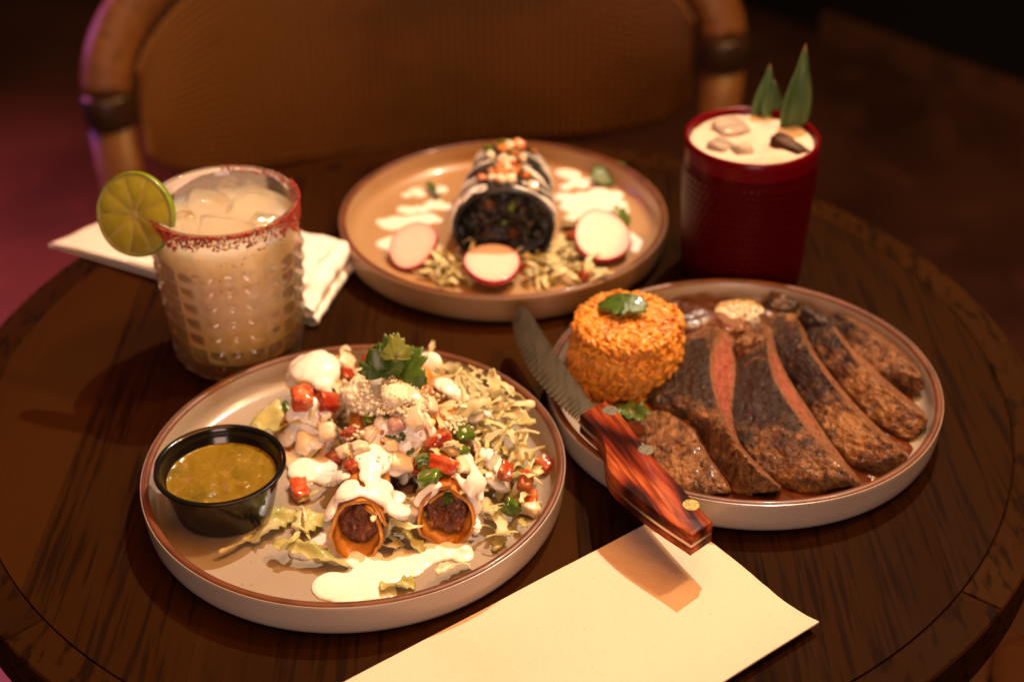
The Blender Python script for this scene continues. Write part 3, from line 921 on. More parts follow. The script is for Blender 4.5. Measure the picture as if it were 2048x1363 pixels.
spk = [xf(lathe([(0, -TH / 2), (0.0026, -TH / 2 + .0002), (0.0026, TH / 2 - .0002), (0, TH / 2)], 16), LM)]
for k in range(10):
    a = sa + SL + 0.03 + (2 * math.pi - 2 * SL - 0.06) * k / 9
    V, F = cubeblob((RL - 0.003, 0.0009, TH - 0.0003), 12, 0, 1, 0, 2)
    spk.append(xf((V, F), LM @ Matrix.Rotation(a, 4, 'Z') @ Matrix.Translation((RL * 0.5, 0, 0))))
mk('membrane', *join(spk), MT['pith'], lime, smooth=False)
NS = 9
for k in range(NS):
    a0 = sa + SL + 0.03 + (2 * math.pi - 2 * SL - 0.06) * k / NS
    a1 = sa + SL + 0.03 + (2 * math.pi - 2 * SL - 0.06) * (k + 1) / NS
    am, da = (a0 + a1) / 2, (a1 - a0) / 2 - 0.018
    ol = [(0.0030, 0.0)]
    for j in range(9):
        t = -da + 2 * da * j / 8
        ro = (RL - 0.0026) * (1 - 0.035 * abs(t / da) ** 4)
        ol.append((ro * math.cos(t), ro * math.sin(t)))
    V = []
    for z, ins in ((-TH / 2 + 0.0002, 0.95), (-TH / 2 - 0.0000, 0.90), (TH / 2 - 0.0004, 1.0), (TH / 2 + 0.0001, 0.93)):
        pass
    lv = [(-TH / 2 - 0.00005, 0.94), (-TH / 2 + 0.0004, 1.0), (TH / 2 - 0.0004, 1.0), (TH / 2 + 0.00005, 0.94)]
    cxm = 0.6 * RL
    n = len(ol)
    for z, sc_ in lv:
        for (x, y) in ol:
            x2, y2 = cxm + (x - cxm) * sc_, y * sc_
            V.append(LM @ Vector((x2 * math.cos(am) - y2 * math.sin(am), x2 * math.sin(am) + y2 * math.cos(am), z)))
    F = [tuple(reversed(range(n))), tuple(range(3 * n, 4 * n))]
    for l in range(3):
        for j in range(n):
            j2 = (j + 1) % n
            F.append((l * n + j, l * n + j2, (l + 1) * n + j2, (l + 1) * n + j))
    mk('segment', V, F, MT['pulp'], lime, angle=60)

# ------------------------------------------------------------------ ruby glass
UX, UY, UH = 0.1705, 0.9545, 0.110
uo = lambda z: 0.0435 + 0.0040 * min(1, z / 0.085)
NR = 17
zz = [0.004 + 0.091 * k / (NR * 6) for k in range(NR * 6 + 1)]
prof = [(0, 0.0015), (0.034, 0.0015), (0.040, 0.0005), (0.0425, 0.0014)] + [(uo(z), z) for z in zz] + [(uo(0.0955), 0.0955)]
def udisp(i, t, r, z):
    if i < 4: return 0
    row = (z - 0.004) / 0.091 * NR
    k = max(0, min(1, (0.092 - z) / 0.004))
    off = 0.5 * (int(row) % 2)
    a = math.sin(math.pi * ((t / (2 * math.pi) * 56 + off) % 1.0))
    b = math.sin(math.pi * (row % 1.0))
    return 0.0008 * (a * b) ** 0.8 * k
red = tag(empty('red_tumbler', (UX, UY, 0)), 'dark red hobnail glass holding a creamy white drink', 'glass')
mk('tumbler', *lathe(prof, 336, (UX, UY, 0.0004), udisp), MT['redglass'], red)
lipp = [(uo(0.0955), 0.0955), (uo(.1), 0.103), (uo(.1), UH - 0.0012), (uo(.1) - 0.0012, UH), (uo(.1) - 0.0028, UH - 0.0010), (uo(.1) - 0.0034, 0.103), (uo(.1) - 0.0036, 0.09), (0.040, 0.02), (0.036, 0.010), (0, 0.0095)]
mk('lip', *lathe(lipp, 128, (UX, UY, 0.0004)), MT['redrim'], red)
UZ = 0.1050
cp_ = [(0, 0.012), (0.034, 0.012), (0.0385, 0.022)] + [(uo(z) - 0.0040, z) for z in (0.05, 0.085, 0.1, UZ - 0.0006)] + [(uo(.1) - 0.0052, UZ + 0.0002)] + [(r, UZ + 0.0006 * math.sin(r * 300)) for r in (0.036, 0.030, 0.024, 0.018, 0.012, 0.006)] + [(0, UZ)]
V, F = lathe(cp_, 96, (UX, UY, 0.0004))
V = [(v[0], v[1], v[2] + (0.0012 * fb(v, 70, 4) if v[2] > UZ - 0.002 else 0)) for v in V]
tag(mk('creamy_drink', V, F, MT['colada']), 'creamy white drink filling the dark red glass', 'drink')
cols_ice = [(1460, 258, 0.026, 0.4), (1440, 292, 0.020, 1.0), (1480, 300, 0.018, 2.0)]
for k, (x, y, s, a) in enumerate(cols_ice):
    p = P(x, y, UZ)
    V, F = cubeblob((s, s * 0.8, s * 0.7), 5, 0.1, 1.3, k + 9, 8)
    M = Matrix.Translation((p.x, p.y, UZ - s * 0.16)) @ rotm(0.2, 0.2 * k, a)
    tag(mk('ice_cube', [M @ v for v in V], F, MT['ice2']), 'ice cube half sunk in the creamy white drink', 'ice cube', 'ice cubes in the creamy drink')
p = P(1578, 296, UZ)
V, F = cubeblob((0.026, 0.012, 0.010), 3.5, 0.3, 2.2, 4, 7)
M = Matrix.Translation((p.x, p.y, UZ + 0.001)) @ rotm(0.2, 0.25, -0.7)
tag(mk('toasted_chip', [M @ v for v in V], F, MT['bark']), 'dark brown toasted chip on top of the creamy drink', 'garnish')


def blade_leaf(name, base, tip, width, face, bend, label):
    base, tip = Vector(base), Vector(tip)
    ax = tip - base
    L = ax.length
    ax.normalize()
    sx = ax.cross(Vector(face)).normalized()
    nn = sx.cross(ax)
    V, F, att = [], [], []
    n, m = 26, 6
    for lay in (0, 1):
        for i in range(n + 1):
            t = i / n
            wd = width * (0.80 + 0.35 * math.sin(math.pi * min(1, t * 1.25 + 0.05))) * (1 - t ** 2.6) ** 0.9 + 0.0003
            c = base + ax * (L * t) + nn * (bend * math.sin(math.pi * t))
            for j in range(m + 1):
                s = -1 + 2 * j / m
                V.append(c + sx * (s * wd / 2) + nn * (abs(s) ** 1.5 * wd * 0.20 - 0.0009 * lay))
                att.append(t)
    m1 = (n + 1) * (m + 1)
    for i in range(n):
        for j in range(m):
            a = i * (m + 1) + j
            F.append((a, a + 1, a + m + 2, a + m + 1)); F.append((m1 + a, m1 + a + m + 1, m1 + a + m + 2, m1 + a + 1))
        for j in (0, m):
            a = i * (m + 1) + j
            F.append((a, a + m + 1, m1 + a + m + 1, m1 + a))
    return tag(mk(name, V, F, MT['pine'], attrs={'tip': att}), label, 'leaf', 'pineapple leaves in the creamy drink')
def leafat(b, t, w, bend, lab, rise):
    pb = P(b[0], b[1], UZ - 0.004)
    d = ray(t[0], t[1])
    # tip: same distance back as the base, leaning a little
    s = (pb.y + 0.004) / d.y
    pt = CAM + d * s
    return blade_leaf('pineapple_leaf', pb, pt, w, (0, -1, 0.25), bend, lab)
leafat((1520, 240), (1541, 128), 0.0150, 0.002, 'shortest green pineapple leaf with a browned tip in the creamy drink', 0)
leafat((1546, 246), (1548, 158), 0.0150, -0.003, 'middle green pineapple leaf tucked behind the tallest one', 0)
leafat((1580, 262), (1612, 88), 0.0185, 0.004, 'tallest green pineapple leaf standing in the creamy drink', 0)

# ------------------------------------------------------------------ knife
KZ = 0.0262        # underside of the handle rests on the rim of the steak plate
tipk, buttk = P(1034, 617, 0.031), P(1402, 1062, 0.0375)
ka = Vector((buttk.x - tipk.x, buttk.y - tipk.y, 0)).normalized()
kn = Vector((-ka.y, ka.x, 0))            # to the photo's right of the knife
if kn.x < 0: kn = -kn
ko = Vector((tipk.x, tipk.y, 0))
def kuv(px, py, z):
    p = P(px, py, z) - ko
    return (p.dot(ka), Vector((p.x, p.y, 0)).dot(kn))
knife = tag(empty('steak_knife', (ko + ka * 0.12) + Vector((0, 0, KZ))), 'steak knife with serrated blade and red wooden handle across the plate edge', 'knife')
ZB = 0.0313        # blade mid height
spine = [kuv(x, y, ZB) for x, y in ((1034, 617), (1050, 618), (1068, 640), (1100, 690), (1140, 748), (1180, 803), (1200, 830))]
edge_ = [kuv(x, y, ZB) for x, y in ((1034, 617), (1024, 640), (1030, 680), (1055, 735), (1095, 788), (1140, 832), (1162, 850))]
NB = 300
sp = catmull([Vector((u, v, 0)) for u, v in spine], NB)
ed = catmull([Vector((u, v, 0)) for u, v in edge_], NB)
V, F = [], []
for i in range(NB):
    s, e = sp[i], ed[i]
    tooth = 0.0015 * abs(((i * 0.125) % 1.0) - 0.5) * 2 if 24 < i < 276 else 0
    for (w_, th) in ((0.0, 0.0009), (0.35, 0.0008), (0.84, 0.0006), (1.0, 0.00008)):
        q = s.lerp(e, w_)
        if w_ == 1.0 and (s - e).length > 1e-5: q = q + (s - e).normalized() * tooth
        c = ko + ka * q.x + kn * q.y
        V.append((c.x, c.y, ZB + th)); V.append((c.x, c.y, ZB - th))
for i in range(NB - 1):
    for j in range(3):
        a, b = i * 8 + j * 2, (i + 1) * 8 + j * 2
        F.append((a, a + 2, b + 2, b)); F.append((a + 1, b + 1, b + 3, a + 3))
    F.append((i * 8, (i + 1) * 8, (i + 1) * 8 + 1, i * 8 + 1)); F.append((i * 8 + 6, i * 8 + 7, (i + 1) * 8 + 7, (i + 1) * 8 + 6))
mk('blade', V, F, MT['steel'], knife, angle=30)
HT = 0.0395
outl_r = [(1216, 797), (1243, 828), (1290, 892), (1340, 946), (1388, 1000), (1426, 1042)]
outl_l = [(1160, 826), (1176, 842), (1197, 862), (1209, 888), (1212, 918), (1222, 945), (1262, 984), (1320, 1028), (1384, 1070)]
rr = [kuv(x, y, HT) for x, y in outl_r]
ll = [kuv(x, y, HT) for x, y in outl_l]
rc = catmull([Vector((u, v, 0)) for u, v in rr], 40)
lc_ = catmull([Vector((u, v, 0)) for u, v in ll], 40)
ring = [(p.x, p.y) for p in lc_] + [(p.x, p.y) for p in rc[::-1]]
# turn it counter-clockwise in the (ka, kn) plane
def layer(ring, z0, z1, bev_top, bev_bot, inset=0.0):
    n = len(ring)
    cxy = [ko + ka * u + kn * v for u, v in ring]
    area = sum(cxy[i].x * cxy[(i + 1) % n].y - cxy[(i + 1) % n].x * cxy[i].y for i in range(n))
    if area < 0: cxy = cxy[::-1]
    nin = []
    for i in range(n):
        d = ((cxy[i] - cxy[i - 1]).normalized() + (cxy[(i + 1) % n] - cxy[i]).normalized()).normalized()
        nin.append(Vector((-d.y, d.x, 0)))
    lv = []
    if bev_bot: lv += [(z0, bev_bot), (z0 + bev_bot * 0.3, bev_bot * 0.3), (z0 + bev_bot, 0)]
    else: lv += [(z0, 0)]
    if bev_top: lv += [(z1 - bev_top, 0), (z1 - bev_top * 0.3, bev_top * 0.3), (z1, bev_top)]
    else: lv += [(z1, 0)]
    V, F = [], []
    for z, ins in lv:
        for c, q in zip(cxy, nin):
            p = c + q * (ins + inset)
            V.append((p.x, p.y, z))
    for l in range(len(lv) - 1):
        for i in range(n):
            j = (i + 1) % n
            F.append((l * n + i, l * n + j, (l + 1) * n + j, (l + 1) * n + i))
    F.append(tuple(reversed(range(n)))); F.append(tuple(range((len(lv) - 1) * n, len(lv) * n)))
    return V, F
mk('tang', *layer(ring, ZB - 0.0011, ZB + 0.0011, 0, 0, 0.0002), MT['tang'], knife, smooth=False)
up_s = layer(ring, ZB + 0.0012, HT, 0.0016, 0)
lo_s = layer(ring, KZ - 0.002, ZB - 0.0012, 0, 0.0016)
hmid = ko + ka * ((ll[0][0] + ll[-1][0]) / 2)
for vf in (up_s, lo_s):
    # rotate the mesh frame so that grain runs along the handle
    ang = math.atan2(ka.y, ka.x)
    Rz = Matrix.Rotation(-ang, 4, 'Z')
    org = Vector((hmid.x, hmid.y, KZ))
    V = [Rz @ (Vector(v) - org) for v in vf[0]]
    me = bpy.data.meshes.new('handle_scale')
    me.from_pydata([tuple(v) for v in V], [], vf[1])
    me.polygons.foreach_set("use_smooth", [True] * len(me.polygons))
    me.set_sharp_from_angle(angle=R_(35))
    me.materials.append(MT['handle'])
    inst('handle_scale', me, Matrix.Translation(org) @ Matrix.Rotation(ang, 4, 'Z'), knife)
for k, (x, y) in enumerate(((1220, 820), (1292, 899), (1382, 1009))):
    p = P(x, y, HT)
    V, F = lathe([(0, HT - 0.003), (0.0048, HT - 0.003), (0.0048, HT + 0.0001), (0.0046, HT + 0.0002), (0, HT + 0.0002)], 24, (p.x, p.y, 0))
    mk('rivet', V, F, MT['brass'] if k == 2 else MT['rivet'], knife, angle=20)

# ------------------------------------------------------------------ food: shared builders
rd = random.Random(11)


def lay_on(p, n, V, F, lift, spin=None, tilt=0.25, M0=None):
    """put a local shape on a surface point"""
    n = (Vector(n) + Vector((rd.uniform(-tilt, tilt), rd.uniform(-tilt, tilt), 0.35))).normalized()
    M = Matrix.Translation(Vector(p) + n * lift) @ frame(n, rd.uniform(0, 6.28) if spin is None else spin)
    if M0: M = M @ M0
    return [M @ v for v in V], F


def dice(px, py, size, pile, seed, e=4.5, amp=0.28, sink=0.30, tilt=0.3, res=6, spin=None):
    V, F = cubeblob(size, e, amp, 1.6, seed, res)
    # cut the corners unevenly, and bend a little
    for i, v in enumerate(V):
        v.z += 0.10 * size[2] * math.sin(v.x / size[0] * 3 + seed)
        v.x *= 1 + 0.25 * v.y / size[1] * math.sin(seed * 5)
    p, n = pile.look(px, py)
    return lay_on(p, n, V, F, size[2] * (0.5 - sink), tilt=tilt, spin=spin)


def petal(size, curve, seed):
    """curved onion petal: thick bent slab"""
    V, F = cubeblob(size, 9, 0.22, 1.7, seed, 8)
    for v in V:
        v.z += -curve * (v.x / size[0] * 2) ** 2 - curve * 0.35 * (v.y / size[1] * 2) ** 2
        v.y *= 1 - 0.35 * (v.x / size[0] * 2) * math.sin(seed * 3)
    return V, F


def shred(L, wd, curl, seed, n=14, th=0.0004, wave=0.32):
    """a lettuce ribbon lying along local x"""
    r = random.Random(seed)
    ph, k1, k2 = r.uniform(0, 6), r.uniform(-1, 1) * curl, r.uniform(0.4, 1.2) * curl
    V, F = [], []
    m = 4
    p, a, b = Vector((0, 0, 0)), r.uniform(-.3, .3), 0.25 * curl
    cs = []
    for i in range(n + 1):
        cs.append((p.copy(), a, b))
        a += k1 * 1.6 / n
        b -= k2 * 1.1 / n + 0.5 * math.sin(ph + i * 0.9) / n * curl
        p = p + Vector((math.cos(a) * math.cos(b), math.sin(a) * math.cos(b), math.sin(b))) * (L / n)
    mid_ = sum((c[0] for c in cs), Vector()) / (n + 1)
    for lay in (0, 1):
        for i, (c, a, b) in enumerate(cs):
            t = i / n
            w_ = wd * (0.45 + 0.55 * math.sin(math.pi * min(1, max(0, t * 0.9 + 0.08))) ** 0.6) * (1 + 0.25 * math.sin(ph * 2 + i * 1.7))
            sx = Vector((-math.sin(a), math.cos(a), 0))
            tw = math.sin(ph + i * 0.35) * wave * 2
            up = Vector((0, 0, 1))
            for j in range(m + 1):
                s = -1 + 2 * j / m
                o = sx * (math.cos(tw) * s * w_ / 2) + up * (math.sin(tw) * s * w_ / 2 + wave * w_ * 0.35 * math.cos(s * 2.2 + ph + i * 0.5))
                V.append(c - mid_ + o + up * (-th * lay))
    m1 = (n + 1) * (m + 1)
    for i in range(n):
        for j in range(m):
            q = i * (m + 1) + j
            F.append((q, q + m + 1, q + m + 2, q + 1)); F.append((m1 + q, m1 + q + 1, m1 + q + m + 2, m1 + q + m + 1))
        for j in (0, m):
            q = i * (m + 1) + j
            F.append((q, q + m + 1, m1 + q + m + 1, m1 + q))
    for q0_ in (0, n * (m + 1)):
        for j in range(m):
            F.append((q0_ + j, q0_ + j + 1, m1 + q0_ + j + 1, m1 + q0_ + j))
    return V, F


def herb_leaf(size, seed, lobes=3, fold=0.25, th=0.00035):
    """flat parsley-like leaf: a few toothed lobes fanning from a stalk at local -y"""
    r = random.Random(seed)
    nA, nR = 84, 7
    dirs = [R_(90 + (k - (lobes - 1) / 2) * (150 / max(1, lobes - 0.3))) for k in range(lobes)]
    V, F = [], []
    amps = [r.uniform(0.85, 1.1) * (1.12 if k == (lobes - 1) // 2 else 0.92) for k in range(lobes)]
    def rad(a):
        best = 0.18
        for d, am in zip(dirs, amps):
            x = (a - d + math.pi) % (2 * math.pi) - math.pi
            best = max(best, am * max(0, math.cos(min(abs(x) * 1.75, 1.57))) ** 0.5)
        tooth = 0.13 * abs(math.sin(a * 8.5 + seed)) + 0.05 * math.sin(a * 21 + seed)
        return size * 0.5 * best * (0.86 + tooth)
    for lay in (0, 1):
        for k in range(nA):
            a = 2 * math.pi * k / nA
            R = rad(a)
            for j in range(1, nR + 1):
                q = R * j / nR
                x, y = q * math.cos(a), q * math.sin(a) - size * 0.12
                ribs = -fold * size * 0.16 * abs(math.sin((a - dirs[0]) * lobes / 2.6)) * (j / nR)
                z = ribs + fold * size * 0.22 * math.sin(x / size * 5 + seed) - fold * 0.6 * (x * x + y * y) / size + 0.05 * size * math.sin(y / size * 7 + seed * 2) * fold
                V.append(Vector((x, y, z - th * lay)))
        V.append(Vector((0, -size * 0.12, -th * lay)))
    m1 = nA * nR + 1
    for lay in (0, 1):
        o = lay * m1
        for k in range(nA):
            k2 = (k + 1) % nA
            t = [(o + m1 - 1, o + k * nR, o + k2 * nR)]
            for j in range(nR - 1):
                t.append((o + k * nR + j, o + k * nR + j + 1, o + k2 * nR + j + 1, o + k2 * nR + j))
            F += [tuple(reversed(q)) for q in t] if lay else t
    for k in range(nA):
        k2 = (k + 1) % nA
        F.append((k * nR + nR - 1, m1 + k * nR + nR - 1, m1 + k2 * nR + nR - 1, k2 * nR + nR - 1))
    return V, F


def crumbs(spots, rmin, rmax, seed, pile=None):
    r = random.Random(seed)
    iv, jf = ico(1)
    parts = []
    for p in spots:
        s = r.uniform(rmin, rmax) * (1.0 if r.random() < 0.85 else 1.5)
        M = Matrix.Translation(p) @ rotm(r.uniform(0, 6), r.uniform(0, 6), r.uniform(0, 6)) @ Matrix.Diagonal((s, s * r.uniform(.6, 1), s * r.uniform(.6, 1), 1))
        parts.append(([M @ (v * r.uniform(0.75, 1.2)) for v in iv], jf))
    return join(parts)


def sauce_path(pile, pts, r0, thick=0.42, step=0.0022, off=0.15):
    """points (px, py[, scale]) followed over the food's surface -> balls for goo()"""
    balls = []
    for a, b in zip(pts[:-1], pts[1:]):
        d = math.hypot(b[0] - a[0], b[1] - a[1])
        n = max(1, int(d / 7))
        for k in range(n):
            t = k / n
            x, y = a[0] + (b[0] - a[0]) * t, a[1] + (b[1] - a[1]) * t
            s = (a[2] if len(a) > 2 else 1) * (1 - t) + (b[2] if len(b) > 2 else 1) * t
            p, nn = pile.look(x, y)
            nn = (nn + Vector((0, 0, 0.5))).normalized()
            r = r0 * s * (1 + 0.22 * math.sin(x * 0.11 + y * 0.07) + 0.20 * noise.noise(Vector((x * 0.06, y * 0.06, 1))))
            balls.append((p + nn * (r * off), nn, r, r * thick))
    return balls


def disc(cx, cy, z, r, n=48):
    return [(cx, cy, z)] + [(cx + r * math.cos(2 * math.pi * k / n), cy + r * math.sin(2 * math.pi * k / n), z) for k in range(n)], [(0, 1 + k, 1 + (k + 1) % n) for k in range(n)]


# ------------------------------------------------------------------ sauce cup on the front plate
cc = P(440, 930, 0.0375)
CX, CY = cc.x, cc.y
CZ = PF + 0.0005
cup_p = [(0, 0.001), (0.0255, 0.001), (0.0272, 0.0), (0.0282, 0.0010), (0.0348, 0.0290), (0.0350, 0.0298), (0.0372, 0.0302), (0.0380, 0.0310), (0.0378, 0.0322), (0.0366, 0.0326), (0.0350, 0.0322), (0.0344, 0.0312),
         (0.0336, 0.0290), (0.0335, 0.0270), (0.0330, 0.0262), (0.0274, 0.0030), (0.0262, 0.0018), (0, 0.0018)]
cupo = tag(empty('sauce_cup', (CX, CY, CZ)), 'small black plastic cup of green salsa on the front plate', 'cup')
mk('cup', *lathe(cup_p, 96, (CX, CY, CZ)), MT['cup'], cupo, angle=50)
sp_ = [(0, 0.006), (0.0280, 0.006), (0.0318, 0.0228), (0.0312, 0.0233)] + [(0.0308 - 0.0022 * k, 0.0230) for k in range(14)] + [(0, 0.0230)]
V, F = lathe(sp_, 90, (CX, CY, CZ))
V = [Vector((v[0], v[1], v[2] + (0.0010 * fb(v, 110, 1) + 0.0012 * fb(v, 40, 5) if v[2] > CZ + 0.0229 else 0))) for v in V]
tag(mk('green_salsa', V, F, MT['salsa']), 'chunky yellow-green salsa inside the black plastic cup', 'salsa')

# ------------------------------------------------------------------ rolled tacos
pf = Pile()
pf.add(front_dish)
G = 'rolled tacos on the front plate'


def rolled(front, back, r, seed, label):
    front, back = Vector(front), Vector(back)
    ax = (back - front)
    L = ax.length
    ax.normalize()
    sx = ax.cross(Vector((0, 0, 1))).normalized()
    up = sx.cross(ax)
    nl, na = 44, 88
    turns = 2.35 * math.pi
    th = 0.0021
    V, F = [], []
    for lay in (0, 1):
        for i in range(nl + 1):
            for k in range(na + 1):
                t = k / na
                a = -0.9 + seed + turns * t
                rr_ = r - 0.0030 * max(0, (t * turns - 0.0) / (2 * math.pi)) ** 1.0
                wavy = 0.0032 * noise.noise(Vector((math.cos(a) * 1.8, math.sin(a) * 1.8, seed + t))) + 0.0012 * noise.noise(Vector((a * 4, seed, 0)))
                y = (wavy + 0.0075 * math.sin(a)) * max(0, 1 - i / 8) + L * i / nl + (-wavy if i > nl - 4 else 0) * 0.5
                flare = 0.0016 * max(0, 1 - y / 0.012) ** 2
                q = sx * math.cos(a) + up * math.sin(a)
                bl = 0.0011 * fb((y * 1.0, a * 0.010, seed), 90, seed, 3) + 0.0009 * nz((y, math.cos(a) * .02, math.sin(a) * .02), 60, seed)
                V.append(front + ax * y + q * (rr_ + flare + bl - th * lay))
    m1 = (nl + 1) * (na + 1)
    for i in range(nl):
        for k in range(na):
            q = i * (na + 1) + k
            F.append((q, q + 1, q + na + 2, q + na + 1)); F.append((m1 + q, m1 + q + na + 1, m1 + q + na + 2, m1 + q + 1))
        for k in (0, na):
            q = i * (na + 1) + k
            F.append((q, q + na + 1, m1 + q + na + 1, m1 + q))
    for i in (0, nl):
        for k in range(na):
            q = i * (na + 1) + k
            F.append((q, q + 1, m1 + q + 1, m1 + q))
    o = tag(empty('rolled_taco', front - Vector((0, 0, r))), label, 'rolled taco', G)
    mk('tortilla', V, F, MT['tort'], o)
    # filling: lumpy plug set back from the mouth
    fv, ff = [], []
    n, m = 14, 26
    for i in range(n + 1):
        t = i / n
        if t < 0.5: rad_, y = (r - 0.0035) * (t / 0.5) ** 0.7, 0.0060 - 0.001 * t
        else: rad_, y = r - 0.0040, 0.008 + (L - 0.020) * (t - 0.5) / 0.5
        for k in range(m):
            a = 2 * math.pi * k / m
            q = sx * math.cos(a) + up * math.sin(a)
            pt = q * rad_
            y2 = y + (0.0075 * math.sin(a) * rad_ / r if t < 0.55 else 0) + (0.0045 * fb((pt.x, pt.y, pt.z), 120, seed) if t < 0.5 else 0)
            fv.append(front + ax * y2 + q * (rad_ * (1 + 0.08 * nz(pt, 200, seed))))
    for i in range(n):
        for k in range(m):
            k2 = (k + 1) % m
            ff.append((i * m + k, i * m + k2, (i + 1) * m + k2, (i + 1) * m + k))
    mk('filling', fv, ff, MT['fill'], o)
    pf.add(tube([front + ax * 0.0085, front + ax * (L * 0.5), back], r + 0.0004, 28))


rolled(P(716, 1058, 0.0225), (-0.086, 0.760, 0.0215), 0.0155, 1.0, 'rolled taco with its open end over the pool of crema, beside the sauce cup')
rolled(P(894, 1034, 0.0235), (-0.040, 0.765, 0.0225), 0.0160, 2.3, 'open rolled taco beside the broad ribbed lettuce strip')
rolled((-0.127, 0.728, 0.0225), (-0.112, 0.792, 0.0225), 0.0150, 3.1, 'rolled taco half hidden under crema beside the sauce cup')
rolled((-0.064, 0.694, 0.0440), (-0.062, 0.752, 0.0430), 0.0150, 4.4, 'rolled taco stacked on top under the crumbled cheese')

# lettuce bed: shreds heaped round the tacos
LG = 'shredded lettuce on the front plate'
def heap(x, y):
    """height of the loose lettuce heap"""
    u, v = (x - (-0.018)) / 0.052, (y - 0.735) / 0.062
    return 0.038 * max(0, 1 - u * u - v * v) ** 0.7
n_l = 0
r2 = random.Random(5)
lett_lab = {'r': 'pale yellow lettuce shred in the loose heap between rolled tacos and steak plate', 'f': 'lettuce shred peeking out under the rolled tacos'}
while n_l < 190:
    x, y = r2.uniform(-0.060, 0.022), r2.uniform(0.652, 0.800)
    h = heap(x, y)
    if h < 0.003 and r2.random() > 0.12: continue
    if math.hypot(x - FX, y - FY) > 0.108: continue
    L = r2.uniform(0.016, 0.046); wd = r2.choice((0.0018, 0.0024, 0.0032, 0.0045, 0.0065, 0.009)) * r2.uniform(.85, 1.15)
    V, F = shred(L, wd, r2.uniform(0.6, 1.6), 100 + n_l)
    z = PF + 0.003 + h * r2.uniform(0.25, 1.0)
    M = Matrix.Translation((x, y, z)) @ rotm(r2.uniform(-.5, .5), r2.uniform(-.5, .5), r2.uniform(0, 6.28))
    V = [M @ v for v in V]
    dz = max(0, PF + 0.0008 - min(v.z for v in V))
    V = [Vector((v.x, v.y, v.z + dz)) for v in V]
    if max(math.hypot(v.x - FX, v.y - FY) for v in V) > 0.1155: continue
    tag(mk('lettuce_shred', V, F, MT['lett']), lett_lab['r'], 'lettuce', LG)
    pf.add((V, F))
    n_l += 1
# shreds placed one by one: (px, py, length, width, spin, lift, material, label)
own = [
    (548, 1062, 0.034, 0.013, 1.15, 0.006, 'lettg', 'curled green lettuce leaf piece leaning against the sauce cup'),
    (478, 1098, 0.026, 0.0035, 0.45, 0.002, 'lett', 'thin pale lettuce sliver in front of the sauce cup'),
    (625, 1125, 0.046, 0.0085, -0.32, 0.003, 'lettg', 'flat green lettuce strip in front of the open rolled taco'),
    (975, 1045, 0.048, 0.0100, 1.25, 0.008, 'lett', 'broad ribbed lettuce strip along the outer rolled taco'),
    (908, 1152, 0.026, 0.0060, 0.75, 0.002, 'lett', 'pale ribbed lettuce strip touching the front plate rim'),
    (815, 1088, 0.030, 0.0090, -0.75, 0.004, 'lettg', 'dark green lettuce piece between the two open rolled tacos'),
    (796, 1178, 0.020, 0.0085, 0.05, 0.003, 'lettg', 'short lime green lettuce bit beside the pool of crema'),
    (862, 712, 0.024, 0.0045, 1.75, 0.010, 'lett', 'upright pale lettuce strip standing behind the cilantro sprig'),
    (585, 855, 0.046, 0.0240, -0.85, 0.006, 'lettg', 'wide translucent green lettuce leaf behind the sauce cup'),
    (640, 1055, 0.030, 0.0140, 1.0, 0.005, 'lettg', 'crumpled green lettuce piece beside the open rolled taco'),
    (1262 - 238, 852, 0.022, 0.0085, 0.6, 0.008, 'lett', 'yellow lettuce tip pointing at the far plate wall'),
    (1000, 1092, 0.014, 0.0060, 1.4, 0.003, 'lett', 'small yellow lettuce bit near the front plate rim'),
    (1045, 1010, 0.026, 0.0060, 1.2, 0.004, 'lett', 'pale lettuce shred under the outermost tomato dice'),
]
for k, (x, y, L, wd, sp0, lift, mm, lab) in enumerate(own):
    V, F = shred(L, wd, 0.8, 300 + k, 18, wave=0.32)
    p, n = pf.look(x, y)
    if x == 862: M = Matrix.Translation(P(862, 716, 0.030)) @ Matrix.Rotation(1.2, 4, 'X') @ Matrix.Rotation(1.75, 4, 'Z')
    else: M = Matrix.Translation(p + Vector((0, 0, lift))) @ Matrix.Rotation(sp0, 4, 'Z') @ Matrix.Rotation(rd.uniform(-.25, .25), 4, 'X')
    V = [M @ v for v in V]
    dz = max(0, PF + 0.0006 - min(v.z for v in V))
    V = [Vector((v.x, v.y, v.z + dz)) for v in V]
    tag(mk('lettuce_shred', V, F, MT[mm]), lab, 'lettuce', LG)
    pf.add((V, F))

for k in range(60):
    x, y = r2.choice(((r2.uniform(600, 700), r2.uniform(760, 930)), (r2.uniform(560, 700), r2.uniform(990, 1090)), (r2.uniform(760, 860), r2.uniform(1030, 1105)), (r2.uniform(930, 1060), r2.uniform(960, 1080)), (r2.uniform(880, 1000), r2.uniform(740, 900)), (r2.uniform(780, 900), r2.uniform(840, 960))))
    p, n = pf.look(x, y)
    V, F = shred(r2.uniform(0.012, 0.030), r2.choice((0.0016, 0.0024, 0.0034, 0.005)), 1.2, 700 + k)
    M = Matrix.Translation(p + Vector((0, 0, r2.uniform(0.001, 0.004)))) @ rotm(r2.uniform(-.4, .4), r2.uniform(-.4, .4), r2.uniform(0, 6.28))
    V = [M @ v for v in V]
    dz = max(0, PF + 0.0006 - min(v.z for v in V))
    V = [Vector((v.x, v.y, v.z + dz)) for v in V]
    if max(math.hypot(v.x - FX, v.y - FY) for v in V) > 0.1155: continue
    tag(mk('lettuce_shred', V, F, MT['lett' if k % 4 else 'lettg']), lett_lab['f'] if k % 4 else 'greener lettuce shred peeking out under the rolled tacos', 'lettuce', LG)
    pf.add((V, F))

